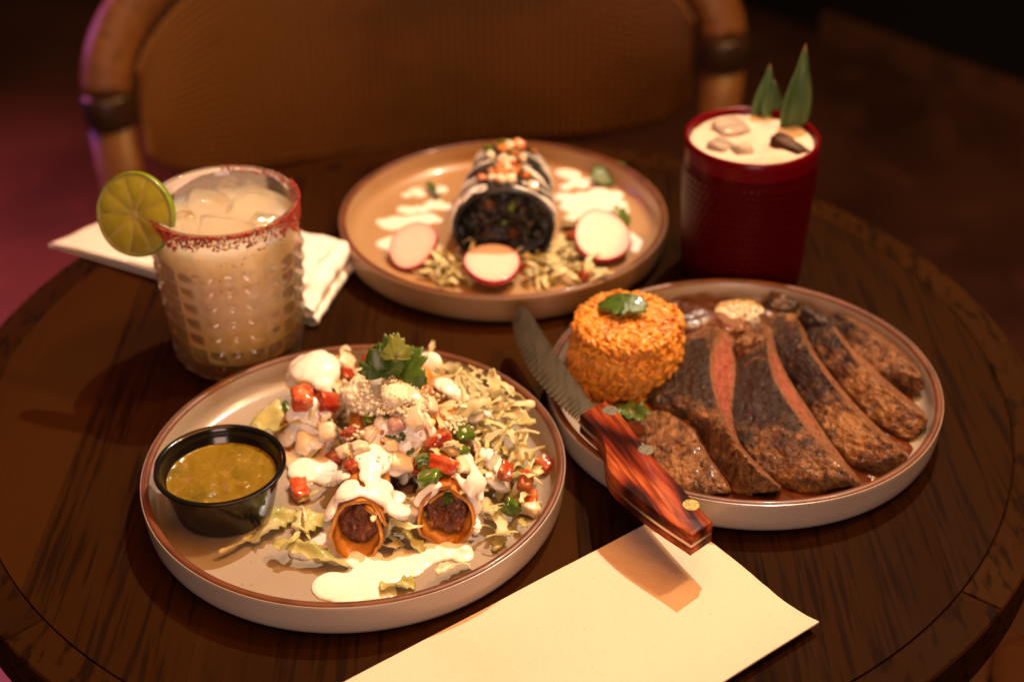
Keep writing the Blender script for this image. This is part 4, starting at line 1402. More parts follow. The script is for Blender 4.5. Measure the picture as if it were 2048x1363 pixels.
# crema: poured over the tacos and run out onto the plate
cr = []
S = lambda pts, r, th=0.36: cr.extend(sauce_path(pf, pts, r * 1.22, th))
S([(612, 742, 1.3), (632, 748, 1.5), (652, 752, 1.2), (640, 772, 0.7)], 0.0085, 0.50)
S([(650, 768, .7), (655, 790, .5)], 0.005)
S([(588, 890, 0.8), (585, 922, 1.0), (605, 948, 1.1), (640, 955, 1.0), (675, 958, 0.9), (700, 952, 0.6)], 0.0062)
S([(664, 890, 0.9), (645, 915, 1.0), (642, 942, 1.0)], 0.0062)
S([(735, 905, 1.0), (745, 930, 1.2), (760, 905, 1.0), (775, 912, .8)], 0.0070)
S([(742, 930, 1.0), (738, 955, 1.0), (752, 985, 0.9), (778, 1012, 1.0), (810, 1034, 1.0), (826, 1045, .6)], 0.0056)
S([(770, 975, .7), (790, 1000, 1.0), (815, 1030, 1.0)], 0.0060)
S([(690, 975, .6), (668, 1010, 1.0), (660, 1040, 1.0), (668, 1068, .7)], 0.0048)
S([(700, 975, 1.0), (688, 992, 1.0), (712, 984, .9), (745, 990, .8), (770, 1000, .7)], 0.0045)
S([(748, 1020, .6), (762, 1030, .8), (768, 1046, .6)], 0.0034)
S([(912, 950, .6), (936, 978, .9), (950, 1010, .9), (955, 1045, .7), (950, 1075, .5)], 0.0042)
S([(872, 972, .7), (850, 990, .9), (836, 1008, .9), (830, 1030, .6)], 0.0042)
S([(930, 915, .9), (944, 945, 1.0), (955, 980, .9), (958, 1005, .6)], 0.0052)
S([(838, 712, .6), (852, 718, .9), (868, 732, 1.0), (885, 750, 0.9)], 0.0058, .40)
S([(880, 765, .9), (905, 785, 1.0), (930, 800, .8)], 0.0052)
S([(935, 840, .8), (965, 832, 1.0), (985, 828, .7)], 0.0045)
S([(970, 905, .7), (985, 922, 1.0), (1000, 940, .8), (1008, 955, .5)], 0.0050, .26)
S([(960, 965, .7), (985, 960, 1.0), (1005, 970, .8), (1020, 985, .6)], 0.0055)
S([(600, 930, .9), (625, 945, 1.1), (655, 940, 1.0), (640, 925, 1.0)], 0.0068, .42)
S([(735, 880, .9), (765, 890, 1.1), (795, 895, .9), (770, 905, 1.0), (740, 915, .9)], 0.0065, .42)
S([(780, 930, .9), (800, 945, 1.0), (815, 960, .8)], 0.0055)
S([(590, 860, .7), (610, 870, .9), (640, 890, .8)], 0.0058)
S([(820, 985, .5), (828, 1000, .8), (822, 1020, .6)], 0.0045)
for c0, rr0 in (((-0.064, 0.694, 0.0440), 0.0150), ((-0.127, 0.728, 0.0225), 0.0150)):
    for k in range(26):
        a, q = rd.uniform(0, 6.28), rr0 * 0.95 * math.sqrt(rd.random())
        zz_ = q * math.sin(a)
        cr.append((Vector(c0) + Vector((q * math.cos(a), 0.0035 + 0.0075 * zz_ / rr0 * 0.8, zz_)), Vector((0, -0.75, 0.6)), 0.0058, 0.0032))
cro = tag(empty('crema', (-0.066, 0.70, PF)), 'thick white crema poured over the rolled tacos', 'sauce')
for vf in islands(goo(cr, 0.0010, 9)):
    mk('drizzle', *vf, MT['crema'], cro)
cp2 = []
def pool(pts, r, th): cp2.extend((P(x, y, PF + 0.0002), Vector((0, 0, 1)), r * (s if s else 1), th * s) for x, y, s in pts)
pool([(665, 1172, 1.0), (700, 1178, 1.15), (735, 1172, 1.1), (690, 1188, .8), (755, 1160, 1.0), (790, 1145, .85), (820, 1135, .75), (845, 1125, .5), (725, 1150, .7), (760, 1140, .9), (800, 1128, .8), (770, 1186, .6)], 0.0125, 0.0026)
pool([(690, 1090, 1.0), (710, 1110, 1.0), (735, 1118, .9), (660, 1075, .8), (640, 1085, .6)], 0.0110, 0.0024)
pool([(830, 1115, .8), (860, 1105, 1.0), (890, 1098, 1.0), (915, 1098, .9), (925, 1110, .7), (880, 1080, .9), (800, 1105, .5)], 0.0105, 0.0026)
pool([(594, 1104, .8), (612, 1108, .8)], 0.0062, 0.0060)
pool([(1005, 1062, 1.0)], 0.0034, 0.0026)
pool([(930, 1102, .8)], 0.006, 0.005)
cpo = tag(empty('crema_pool', P(720, 1150, PF)), 'white crema pooled on the front plate before the rolled tacos', 'sauce')
for vf in islands(goo(cp2, 0.0010, 5)):
    mk('puddle', *vf, MT['crema'], cpo)
pf.add(goo(cr, 0.002, 3))

# tomato, onion and chilli dice
mm = 0.001
TG, OG, HG = 'tomato dice on the rolled tacos', 'onion pieces on the rolled tacos', 'green herb and chilli bits on the rolled tacos'
toms = [(603, 802, 15, 14, 12), (652, 808, 12, 13, 11), (692, 757, 9, 11, 8), (706, 872, 10, 12, 9), (676, 918, 12, 13, 9), (600, 985, 20, 11, 10), (876, 888, 17, 13, 9), (888, 930, 17, 10, 8), (833, 938, 8, 15, 8),
        (1010, 945, 9, 13, 8), (1090, 936, 13, 11, 10), (1048, 965, 14, 9, 8), (1058, 1002, 12, 10, 8), (738, 714, 6, 10, 5), (706, 935, 9, 8, 7), (845, 905, 9, 9, 6)]
tlab = {5: 'dark red tomato chunk in the shade beside the sauce cup', 10: 'red tomato dice resting against the plate wall nearest the steak plate', 0: 'large orange-red tomato dice below the white crema blob', 13: 'thin tomato sliver beside the cilantro sprig'}
for k, (x, y, a, b, c) in enumerate(toms):
    V, F = dice(x, y, (a * mm * .92, b * mm * .92, c * mm * .85), pf, k * 1.3, 6.0, 0.24, 0.25, spin=k * 0.9, res=8)
    o = tag(mk('tomato_dice', V, F, MT['tom']), tlab.get(k, 'diced red tomato scattered over the rolled tacos'), 'tomato', TG)
onis = [(692, 722, 16, 12, 4, 0), (702, 768, 7, 14, 4, 1), (822, 798, 22, 12, 5, 0), (655, 868, 12, 12, 8, 0), (612, 888, 15, 13, 5, 0), (745, 868, 14, 12, 5, 0), (800, 925, 15, 15, 6, 0), (812, 982, 11, 11, 4, 1),
        (832, 838, 16, 13, 6, 0), (950, 898, 11, 14, 5, 0), (925, 932, 9, 15, 4, 0), (1062, 1028, 12, 11, 8, 0), (700, 790, 10, 9, 5, 1), (790, 850, 10, 9, 5, 1), (690, 700, 9, 6, 3, 0), (720, 898, 12, 10, 5, 0),
        (860, 815, 10, 10, 5, 0), (905, 905, 10, 9, 5, 0), (1030, 1005, 10, 10, 6, 0), (755, 700, 8, 6, 3, 0), (690, 905, 10, 9, 5, 0), (780, 890, 10, 9, 5, 0)]
for k, (x, y, a, b, c, red_) in enumerate(onis):
    V, F = petal((a * mm * .9, b * mm * .9, c * mm * .8), 0.0016, k * 0.7)
    p, n = pf.look(x, y)
    V, F = lay_on(p, n, V, F, c * mm * 0.55, spin=k * 1.1, tilt=0.35)
    tag(mk('onion_piece', V, F, MT['ronion' if red_ else 'onion']), 'purple-grey onion piece among the tomato dice' if red_ else 'pale chopped onion piece scattered over the rolled tacos', 'onion', OG)
jals = [(866, 958, 15, 13, 6, 'glossy green chilli piece above the open rolled taco'), (1020, 1008, 10, 9, 6, 'dark green chilli dice beside the tomato dice at the plate wall'), (926, 868, 12, 15, 4, 'cheese dusted green pepper piece at the edge of the lettuce heap'),
        (573, 820, 4, 12, 3, 'narrow dark green sliver beside the largest tomato dice'), (738, 846, 9, 7, 4, 'blackish green chilli bit under the crumbled cheese'), (850, 925, 9, 7, 5, 'green chilli bit lying on the tomato dice'), (915, 905, 8, 10, 4, 'green chilli bit beside the pale onion petal')]
for k, (x, y, a, b, c, lab) in enumerate(jals):
    V, F = petal((a * mm, b * mm, c * mm), 0.0012, k * 1.7)
    p, n = pf.look(x, y)
    V, F = lay_on(p, n, V, F, c * mm * 0.6, spin=k * 0.8, tilt=0.3)
    tag(mk('green_chilli', V, F, MT['jal']), lab, 'chilli', HG)
herbs = [(785, 880, 13), (808, 872, 8), (893, 988, 11), (842, 918, 8), (700, 800, 9), (862, 905, 7), (1000, 905, 6), (770, 835, 8), (930, 850, 10), (668, 782, 9), (820, 905, 7), (902, 1000, 6), (660, 838, 6)]
for k, (x, y, a) in enumerate(herbs):
    V, F = herb_leaf(a * mm, k + 3, 2, 0.5)
    p, n = pf.look(x, y)
    V, F = lay_on(p, n, V, F, 0.0024, spin=k * 1.9, tilt=0.6)
    tag(mk('herb_bit', V, F, MT['herb']), 'small dark green chopped cilantro bit on the rolled taco topping', 'herb', HG)

# crumbled cheese heaped on top
spots = []
r3 = random.Random(21)
for k in range(1500):
    a, q = r3.uniform(0, 6.283), r3.random() ** 0.62
    if k < 950: x, y, ex, ey = 745, 792, 66, 50
    elif k < 1130: x, y, ex, ey = 800, 805, 80, 34
    elif k < 1200: x, y, ex, ey = 655, 868, 24, 22
    elif k < 1260: x, y, ex, ey = 832, 835, 26, 20
    elif k < 1310: x, y, ex, ey = 918, 858, 28, 18
    elif k < 1350: x, y, ex, ey = 705, 878, 20, 16
    elif k < 1380: x, y, ex, ey = 600, 978, 24, 8
    else: x, y, ex, ey = 790, 860, 170, 90
    px, py = x + ex * q * math.cos(a), y + ey * q * math.sin(a)
    p, n = pf.look(px, py)
    up_ = r3.random() * (0.015 * (1 - q) ** 0.8 if k < 950 else 0.002) + (0.003 if k < 1380 else 0.001)
    spots.append(p + Vector((0, 0, up_)))
hb = []
for x, y, s_, in ((735, 782, 1.0), (760, 795, 1.0), (715, 800, .8), (790, 800, .8), (745, 812, .9), (725, 765, .7), (770, 775, .8)):
    p, n = pf.look(x, y)
    hb.append((p + Vector((0, 0, 0.003)), Vector((0, 0, 1)), 0.0115 * s_, 0.0085 * s_))
hv = goo(hb, 0.0010, 2)
hv = ([v + Vector((fb(v, 330, 1), fb(v, 330, 4), fb(v, 330, 7))) * 0.0012 for v in hv[0]], hv[1])
tag(mk('crumbled_cheese', *join([crumbs(spots, 0.0006, 0.0015, 5), hv]), MT['cheese']), 'crumbled white cheese heaped on top of the rolled tacos', 'cheese', kind='stuff')

# cilantro sprig standing on the pile
sprig_p, _n = pf.look(795, 765)
sprig = tag(empty('cilantro_sprig', sprig_p), 'green cilantro sprig standing on top of the rolled tacos', 'herb')
for k, (x, y, dz, s, rx, ry, rz, mt_) in enumerate(((770, 742, 0.013, 0.031, 1.15, -0.25, 0.15, 'herb'), (815, 748, 0.010, 0.034, 0.95, 0.35, -0.55, 'herb'), (795, 708, 0.022, 0.021, 0.9, 0.1, 0.1, 'herbp'), (785, 728, 0.017, 0.028, 1.2, 0.1, 0.3, 'herb'))):
    V, F = herb_leaf(s * 1.3, 31 + k, 3, 0.35)
    p = sprig_p + Vector(((x - 795) / 3500, 0.001 * k - 0.003, dz))
    M = Matrix.Translation(p) @ rotm(rx, ry, rz)
    mk('leaf', [M @ v for v in V], F, MT[mt_], sprig)
mk('stalk', *tube([sprig_p + Vector((0.0, 0.002, -0.004)), sprig_p + Vector((-0.001, 0.002, 0.008)), sprig_p + Vector((0.001, 0.001, 0.018))], 0.0007, 6), MT['herb'], sprig)

# ------------------------------------------------------------------ steak plate
ps = Pile()
ps.add(steak_dish)
# brown juice on the plate
jb = []
for x, y, s in ((1820, 850, 1.0), (1790, 900, 1.0), (1740, 930, 1.0), (1690, 960, 1.0), (1630, 985, .9), (1560, 1000, .7), (1500, 990, .7), (1440, 990, .6), (1840, 800, .8), (1720, 900, 1.2), (1660, 930, 1.2), (1600, 950, 1.2), (1250, 840, .8), (1290, 860, .8), (1240, 870, .6), (1780, 850, 1.2), (1230, 820, .7), (1700, 850, 1.4), (1760, 800, 1.4), (1640, 880, 1.4), (1580, 900, 1.4), (1540, 940, 1.3), (1500, 900, 1.3), (1480, 950, 1.2), (1420, 950, 1.1), (1350, 930, 1.0), (1680, 790, 1.3), (1620, 760, 1.3), (1560, 760, 1.3), (1600, 830, 1.3), (1480, 780, 1.2), (1520, 820, 1.2), (1840, 760, .9), (1810, 720, .9), (1845, 830, .9), (1855, 790, .8), (1825, 870, .9), (1770, 925, .9), (1700, 970, .8), (1600, 1000, .6)):
    if math.hypot(P(x, y, PF).x - SX, P(x, y, PF).y - SY) + 0.017 * s > 0.1155: s = max(0.2, (0.1155 - math.hypot(P(x, y, PF).x - SX, P(x, y, PF).y - SY)) / 0.017)
    jb.append((P(x, y, PF + 0.0002), Vector((0, 0, 1)), 0.017 * s, 0.0026))
for v in goo(jb, 0.0008, 3),:
    v = ([Vector((SX + (p.x - SX) * min(1, 0.1125 / max(1e-6, math.hypot(p.x - SX, p.y - SY))), SY + (p.y - SY) * min(1, 0.1125 / max(1e-6, math.hypot(p.x - SX, p.y - SY))), p.z)) for p in v[0]], v[1])
    tag(mk('meat_juice', *v, MT['juice']), 'thin brown meat juice pooled around the steak slices', 'juice', kind='stuff')

# rice mound: solid core, grains packed on its surface
rc_ = P(1257, 634, 0.050)
RX, RY = rc_.x, rc_.y
RB, RTP, RZ1 = 0.0375, 0.0345, 0.0500
def rlump(a, z): return 0.0022 * noise.noise(Vector((math.cos(a) * 1.6, math.sin(a) * 1.6, z * 45))) + 0.0012 * noise.noise(Vector((math.cos(a) * 5, math.sin(a) * 5, z * 120)))
def rice_r(t): return RB + (RTP - RB) * t + 0.0016 * math.sin(math.pi * t)
prof = [(0, PF)] + [(rice_r(t) - 0.0016, PF + 0.0004 + (RZ1 - PF - 0.004) * t) for t in np.linspace(0, 1, 12)] + [(RTP - 0.004, RZ1 - 0.0018), (RTP - 0.012, RZ1 - 0.0012), (0.01, RZ1 - 0.0012), (0, RZ1 - 0.0012)]
def rdisp(i, t, r, z): return rlump(t, z) if r > 0.02 else 0
rice = tag(empty('rice_mound', (RX, RY, PF)), 'drum-shaped mound of orange rice topped with a cilantro leaf', 'rice')
core = lathe(prof, 72, (RX, RY, 0), rdisp)
mk('core', *core, MT['rice'], rice)
ps.add(core)
gm = []
for k in range(5):
    V, F = lathe([(0, -1), (0.55, -0.82), (0.92, -0.35), (1.0, 0.1), (0.85, 0.55), (0.5, 0.85), (0, 1)], 8)
    Lg, wg = 0.0031 + 0.0003 * k, 0.00150 + 0.00010 * (k % 3)
    vv = [(v[0] * wg, v[1] * wg * 0.85 + 0.00045 * (v[2] ** 2) * (k - 2) * 0.6, v[2] * Lg) for v in V]
    me = bpy.data.meshes.new('rice_grain')
    me.from_pydata(vv, [], F)
    me.polygons.foreach_set("use_smooth", [True] * len(me.polygons))
    me.materials.append(MT['rice'])
    gm.append(me)
r4 = random.Random(9)
grains = []
for k in range(1500):
    if k < 1050:
        a = r4.uniform(0, 2 * math.pi); t = r4.random()
        z = PF + 0.0015 + (RZ1 - PF - 0.002) * t
        rr_ = rice_r(t) - 0.0012 + r4.uniform(-0.0008, 0.0007) + rlump(a, z) - 0.003 * max(0, t - 0.9) / 0.1
        p = Vector((RX + rr_ * math.cos(a), RY + rr_ * math.sin(a), z))
        n = Vector((math.cos(a), math.sin(a), 0.15))
    else:
        a = r4.uniform(0, 2 * math.pi); q = RTP * math.sqrt(r4.random()) * 1.01
        p = Vector((RX + q * math.cos(a), RY + q * math.sin(a), RZ1 - 0.0010 + r4.uniform(-0.0004, 0.0011) - 0.0022 * max(0, q / RTP - 0.85) / 0.15))
        n = Vector((math.cos(a) * 0.5 * (q / RTP) ** 3, math.sin(a) * 0.5 * (q / RTP) ** 3, 1))
    t1 = frame(n, r4.uniform(0, 6.28)) @ Matrix.Rotation(math.pi / 2 + r4.uniform(-.2, .2), 4, 'X')
    face = n.normalized().dot((CAM - p).normalized())
    grains.append((face + (0.15 if k >= 1050 else 0), Matrix.Translation(p) @ t1 @ Matrix.Diagonal((1, 1, r4.uniform(.8, 1.15), 1)), r4.randrange(5)))
grains.sort(key=lambda g: -g[0])
vis = [g for g in grains if g[0] > 0.12]
r4.shuffle(vis)
r6 = random.Random(4)
for k in range(16):
    a = R_(r6.uniform(170, 300)); q = RB + r6.uniform(0.003, 0.012)
    M = Matrix.Translation((RX + q * math.cos(a), RY + q * math.sin(a), PF + 0.0014)) @ rotm(math.pi / 2, 0, r6.uniform(0, 6))
    o = inst('rice_grain', gm[k % 5], M)
    tag(o, 'loose orange rice grain fallen at the foot of the rice mound', 'rice', 'fallen rice grains on the steak plate')
for g in vis[:300]:
    inst('grain', gm[g[2]], g[1], rice)
rest = vis[300:] + [g for g in grains if g[0] <= 0.12]
parts = []
for g in rest:
    me = gm[g[2]]
    parts.append(([g[1] @ v.co for v in me.vertices], [tuple(p.vertices) for p in me.polygons]))
tag(mk('packed_grains', *join(parts), MT['rice'], rice), kind='stuff')
# fallen grains and a green leaf at its foot
V, F = shred(0.026, 0.012, 0.6, 77, 14, wave=0.3)
M = Matrix.Translation(P(1262, 822, PF + 0.006)) @ rotm(0.2, 0.1, -0.2)
V = [M @ v for v in V]
tag(mk('lettuce_leaf', V, F, MT['herb']), 'dark green leaf tucked between rice mound and steak', 'leaf')
V, F = herb_leaf(0.041, 52, 3, 0.25)
p = P(1247, 612, RZ1 + 0.004)
M = Matrix.Translation(p) @ rotm(-0.12, 0.12, 2.7)
V = [M @ v for v in V]
dz = RZ1 + 0.0012 - min(v.z for v in V)
tag(mk('cilantro_leaf', [Vector((v.x, v.y, v.z + dz)) for v in V], F, MT['herb']), 'bright green cilantro leaf lying on the orange rice', 'herb')

# refried beans behind, with cheese
bb = []
for x, y, s in ((1340, 622, .8), (1375, 618, 1.0), (1410, 618, 1.1), (1450, 622, 1.1), (1490, 628, 1.0), (1525, 632, .8), (1400, 640, 1.1), (1450, 645, 1.1), (1500, 648, 1.0), (1380, 650, 1.0), (1550, 625, .6)):
    bb.append((P(x, y, PF + 0.004), Vector((0, 0, 1)), 0.015 * s, 0.0085 * s))
bv = goo(bb, 0.0014, 5)
bv = ([v + Vector((0, 0, 0.0011 * fb(v, 90, 3))) for v in bv[0]], bv[1])
tag(mk('refried_beans', *bv, MT['bean']), 'dark brown refried beans at the back of the steak plate', 'beans')
ps.add(bv)
spots = []
for k in range(620):
    a, q = r4.uniform(0, 6.283), r4.random() ** 0.6
    x, y = 1478 + 48 * q * math.cos(a), 622 + 20 * q * math.sin(a)
    p, n = ps.look(x, y)
    spots.append(p + Vector((0, 0, 0.0004 + r4.random() * 0.006 * (1 - q))))
tag(mk('crumbled_cheese', *crumbs(spots, 0.0006, 0.0014, 15), MT['cheese'], smooth=False), 'small patch of white crumbled cheese on the brown beans', 'cheese', kind='stuff')


def slice_(A, B, Cc, label, zA=0.012, zB=0.030, zC=0.011, seed=0.0, cut=1.0, ends=(0.6, 0.45), char=(0.3, 0.2, 0.6), tuck=16, narrow=0.0):
    """steak slice from three rails in the picture: outer crust edge, ridge, foot of the cut face"""
    n = 58
    if tuck: A = [(x - tuck * (1 if 0 < q < len(A) - 1 else 0.4), y) for q, (x, y) in enumerate(A)]
    chv = []
    def rail(pts, z0, prof_):
        m = len(pts)
        out = []
        for i, (x, y) in enumerate(pts):
            t = i / (m - 1)
            out.append(P(x, y, z0(t)))
        return catmull(out, n)
    rise = lambda t: 1 - (1 - ends[0]) * max(0, 1 - t / 0.25) ** 2 - (1 - ends[1]) * max(0, (t - 0.65) / 0.35) ** 2
    zb = lambda t: PF + 0.002 + (zB - PF - 0.002) * rise(t)
    za = lambda t: max(PF + 0.002, PF + (zA - PF) * rise(t))
    zc = lambda t: max(PF + 0.0015, PF + (zC - PF) * rise(t))
    a, b, c = rail(A, za, 0), rail(B, zb, 0), rail(Cc, zc, 0)
    c = [ci.lerp(bi, narrow) + Vector((0, 0, -0.5 * narrow * (bi.z - ci.z))) for bi, ci in zip(b, c)]
    mA, mB = 20, 14
    V, F, att = [], [], []
    row = None
    for i in range(n):
        t = i / (n - 1)
        pts, av = [], []
        nrm = (b[i] - a[i]).cross(b[min(i + 1, n - 1)] - b[max(i - 1, 0)])
        if nrm.z < 0: nrm = -nrm
        nrm.normalize()
        for j in range(mA + 1):
            s = j / mA
            p = a[i].lerp(b[i], s) + nrm * (0.0012 * math.sin(math.pi * s))
            pts.append(p); av.append(0.0)
        for j in range(1, mB + 1):
            s = j / mB
            p = b[i].lerp(c[i], s)
            pts.append(p)
            endf = math.exp(-((t - 0.36) / 0.30) ** 2)
            av.append(cut * (0.10 + 0.90 * math.sin(math.pi * min(1, 0.05 + s * 0.86)) ** 0.75) * (0.30 + 0.70 * endf))
        ci, ai = c[i], a[i]
        pts.append(Vector((ci.x, ci.y, PF + 0.0006))); av.append(0.2)
        pts.append(Vector((ai.x, ai.y, PF + 0.0006))); av.append(0.0)
        row = len(pts)
        cen = (a[i] + b[i] + c[i]) / 3
        k = min(1.0, (0.55 + 0.45 * (t / 0.05) ** 0.5) if t < 0.05 else 1, (0.55 + 0.45 * ((1 - t) / 0.05) ** 0.5) if t > 0.95 else 1)
        chv += [char[2] * math.exp(-((t - char[0]) / char[1]) ** 2) if j <= mA + 1 else 0.0 for j in range(row)]
        for j, p in enumerate(pts):
            q = cen + (p - cen) * k
            q.z = max(q.z, PF + 0.0006)
            if j < mA + mB:
                big = 0.0013 * fb(q, 45, seed) + 0.0014 * fb(q, 150, seed + 2) + 0.0008 * fb(q, 400, seed + 5)
                if j > mA: big *= 0.5
                edge_n = (0.0042 * nz((t * 13, seed, 0), 1.0) + 0.002 * nz((t * 40, seed, 0), 1.0)) * (1 - j / 6) if j < 6 else 0
                q = q + nrm * big + (a[i] - b[i]).normalized() * edge_n
            hr = math.hypot(q.x - SX, q.y - SY); lim = 0.1075 + min(0.0095, max(0.0, (q.z - PF) * 1.1))
            if hr > lim: q = Vector((SX + (q.x - SX) * lim / hr, SY + (q.y - SY) * lim / hr, q.z))
            V.append(q)
        att += av
    for i in range(n - 1):
        for j in range(row):
            j2 = (j + 1) % row
            F.append((i * row + j, i * row + j2, (i + 1) * row + j2, (i + 1) * row + j))
    F.append(tuple(range(row))); F.append(tuple(reversed(range((n - 1) * row, n * row))))
    o = tag(mk('steak_slice', V, F, MT['steak'], attrs={'cut': att, 'char': chv}), label, 'steak', 'slices of the grilled steak')
    ps.add((V, F))
    return o


slice_([(1330, 800), (1292, 828), (1290, 870), (1312, 925), (1352, 965), (1405, 992)], [(1380, 800), (1388, 840), (1394, 880), (1412, 915), (1436, 945), (1462, 985)],
       [(1392, 800), (1398, 845), (1406, 882), (1424, 915), (1446, 945), (1470, 985)], 'short pale end slice of steak beside the knife handle', 0.010, 0.0185, 0.012, 1.0, 0.45, char=(0.0, 0.12, 0.5), tuck=0)
slice_([(1392, 652), (1335, 690), (1306, 745), (1300, 800), (1392, 862), (1424, 925), (1478, 990)], [(1446, 655), (1424, 690), (1418, 740), (1432, 805), (1460, 872), (1508, 930), (1566, 978)],
       [(1472, 655), (1474, 695), (1476, 750), (1468, 820), (1480, 880), (1520, 930), (1574, 980)], 'thick charred steak slice with the widest pink cut face', 0.014, 0.033, 0.016, 2.0, 1.05, char=(0.33, 0.20, 1.10), tuck=0, narrow=0.08)
slice_([(1476, 650), (1480, 720), (1472, 790), (1482, 850), (1520, 910), (1570, 955), (1630, 985)], [(1530, 645), (1534, 700), (1548, 760), (1584, 820), (1636, 885), (1690, 940), (1722, 968)],
       [(1545, 645), (1558, 695), (1590, 755), (1630, 815), (1668, 875), (1706, 930), (1728, 962)], 'blackened steak slice with a long pink cut face', 0.014, 0.030, 0.016, 3.0, 0.88, char=(0.36, 0.26, 1.05), narrow=0.22)
slice_([(1545, 630), (1560, 690), (1598, 750), (1640, 820), (1680, 880), (1730, 925), (1780, 945)], [(1588, 625), (1612, 690), (1650, 750), (1698, 810), (1748, 860), (1790, 892), (1818, 915)],
       [(1600, 625), (1628, 690), (1668, 745), (1716, 802), (1764, 850), (1802, 884), (1824, 908)], 'dark speckled steak slice third from the outermost slice', 0.014, 0.028, 0.016, 4.0, 0.62, char=(0.26, 0.22, 0.95), narrow=0.25)
slice_([(1600, 628), (1632, 680), (1680, 745), (1728, 800), (1776, 845), (1830, 882)], [(1648, 628), (1680, 680), (1726, 735), (1778, 782), (1826, 818), (1858, 842)],
       [(1662, 628), (1700, 685), (1742, 730), (1792, 776), (1838, 812), (1864, 836)], 'brown steak slice next to the outermost one', 0.013, 0.026, 0.015, 5.0, 0.52, char=(0.15, 0.2, 0.7))
slice_([(1650, 640), (1682, 690), (1722, 730), (1776, 764), (1852, 792)], [(1672, 625), (1720, 655), (1772, 690), (1826, 735), (1858, 772)],
       [(1682, 618), (1732, 642), (1785, 675), (1840, 722), (1868, 766)], 'outermost steak slice, farthest from the rice mound', 0.012, 0.027, 0.012, 6.0, 0.15, char=(0.1, 0.22, 0.7), tuck=8)
for k, (x, y, a, b, c, lab) in enumerate(((1562, 612, 22, 18, 16, 'dark crisp steak end beside the crumbled cheese'), (1632, 640, 13, 24, 14, 'narrow charred steak end behind the middle slices'), (1458, 652, 24, 22, 14, 'greyish steak end above the widest pink slice'), (1502, 690, 20, 20, 14, 'golden brown steak end above the blackened slice'))):
    V, F = cubeblob((a * mm, b * mm, c * mm), 3.5, 0.35, 1.8, k * 2.1, 14)
    p, n = ps.look(x, y)
    M = Matrix.Translation(p + Vector((0, 0, -0.001))) @ rotm(0.3, 0.2, k)
    V = [M @ (v + v.normalized() * 0.0010 * fb(v, 160, k)) for v in V]
    tag(mk('steak_end', V, F, MT['steak'], attrs={'cut': [0.42 if k == 2 else 0.0] * len(V), 'char': [(0.7, 0.9, 0.2, 0.1)[k]] * len(V)}), lab, 'steak', 'slices of the grilled steak')

# ------------------------------------------------------------------ back plate: dark stuffed roll
pb = Pile()
pb.add(back_dish)
LR = 'garnish around the dark roll'
# lettuce under and before the roll
r5 = random.Random(17)
for k in range(120):
    if k < 44: x, y = r5.uniform(850, 950), r5.uniform(500, 570)
    elif k < 98: x, y = r5.uniform(1050, 1210), r5.uniform(500, 572)
    else: x, y = r5.uniform(930, 1060), r5.uniform(515, 560)
    p, n = pb.look(x, y)
    V, F = shred(r5.uniform(0.014, 0.030), r5.uniform(0.0025, 0.005), 1.2, 500 + k)
    M = Matrix.Translation(p + Vector((0, 0, r5.uniform(0.001, 0.004)))) @ rotm(r5.uniform(-.25, .25), r5.uniform(-.25, .25), r5.uniform(0, 6.28))
    V = [M @ v for v in V]
    dz = max(0, PF + 0.0008 - min(v.z for v in V))
    tag(mk('lettuce_shred', [Vector((v.x, v.y, v.z + dz)) for v in V], F, MT['lett']), 'pale lettuce shred under the dark roll and radishes', 'lettuce', 'shredded lettuce on the tan plate')
# the roll
rf, rb = P(1007, 458, 0.0350), Vector((0.0, 1.062, 0.0300))
rf.z = 0.0350
ax = (rb - rf); RLn = ax.length; ax.normalize()
sx = ax.cross(Vector((0, 0, 1))).normalized(); upv = sx.cross(ax)
def rollp(y, a, rr_):
    q = sx * (math.cos(a) * 1.10) + upv * (math.sin(a) * 0.93)
    return rf + ax * y + q * rr_
RR = 0.0345
V, F = [], []
nl, na = 60, 96
for i in range(nl + 1):
    t = i / nl
    y = RLn * t
    for k in range(na):
        a = 2 * math.pi * k / na
        lip = 0.003 * noise.noise(Vector((math.cos(a) * 2, math.sin(a) * 2, 1))) * max(0, 1 - i / 5)
        taper = 1 - 0.24 * t ** 1.5 - (0.5 * max(0, (t - 0.93) / 0.07) ** 2)
        V.append(rollp(y + lip, a, RR * taper + 0.0013 * fb((math.cos(a) * .03, math.sin(a) * .03, y), 60, 3)))
for i in range(nl):
    for k in range(na):
        k2 = (k + 1) % na
        F.append((i * na + k, i * na + k2, (i + 1) * na + k2, (i + 1) * na + k))
F.append(tuple(range(nl * na, (nl + 1) * na)))
# inner wall of the mouth
base = len(V)
for i in range(5):
    for k in range(na):
        a = 2 * math.pi * k / na
        lip = 0.003 * noise.noise(Vector((math.cos(a) * 2, math.sin(a) * 2, 1)))
        V.append(rollp(lip + 0.0025 * i, a, RR - 0.0030 - 0.0002 * i))
for k in range(na):
    k2 = (k + 1) % na
    F.append((k, base + k, base + k2, k2))
    for i in range(4):
        F.append((base + i * na + k, base + (i + 1) * na + k, base + (i + 1) * na + k2, base + i * na + k2))
roll = tag(empty('stuffed_roll', (rf.x, rf.y, PF)), 'large dark stuffed tortilla roll with white crema stripes on the tan plate', 'burrito')
mk('tortilla', V, F, MT['roll'], roll)
pb.add((V, F))
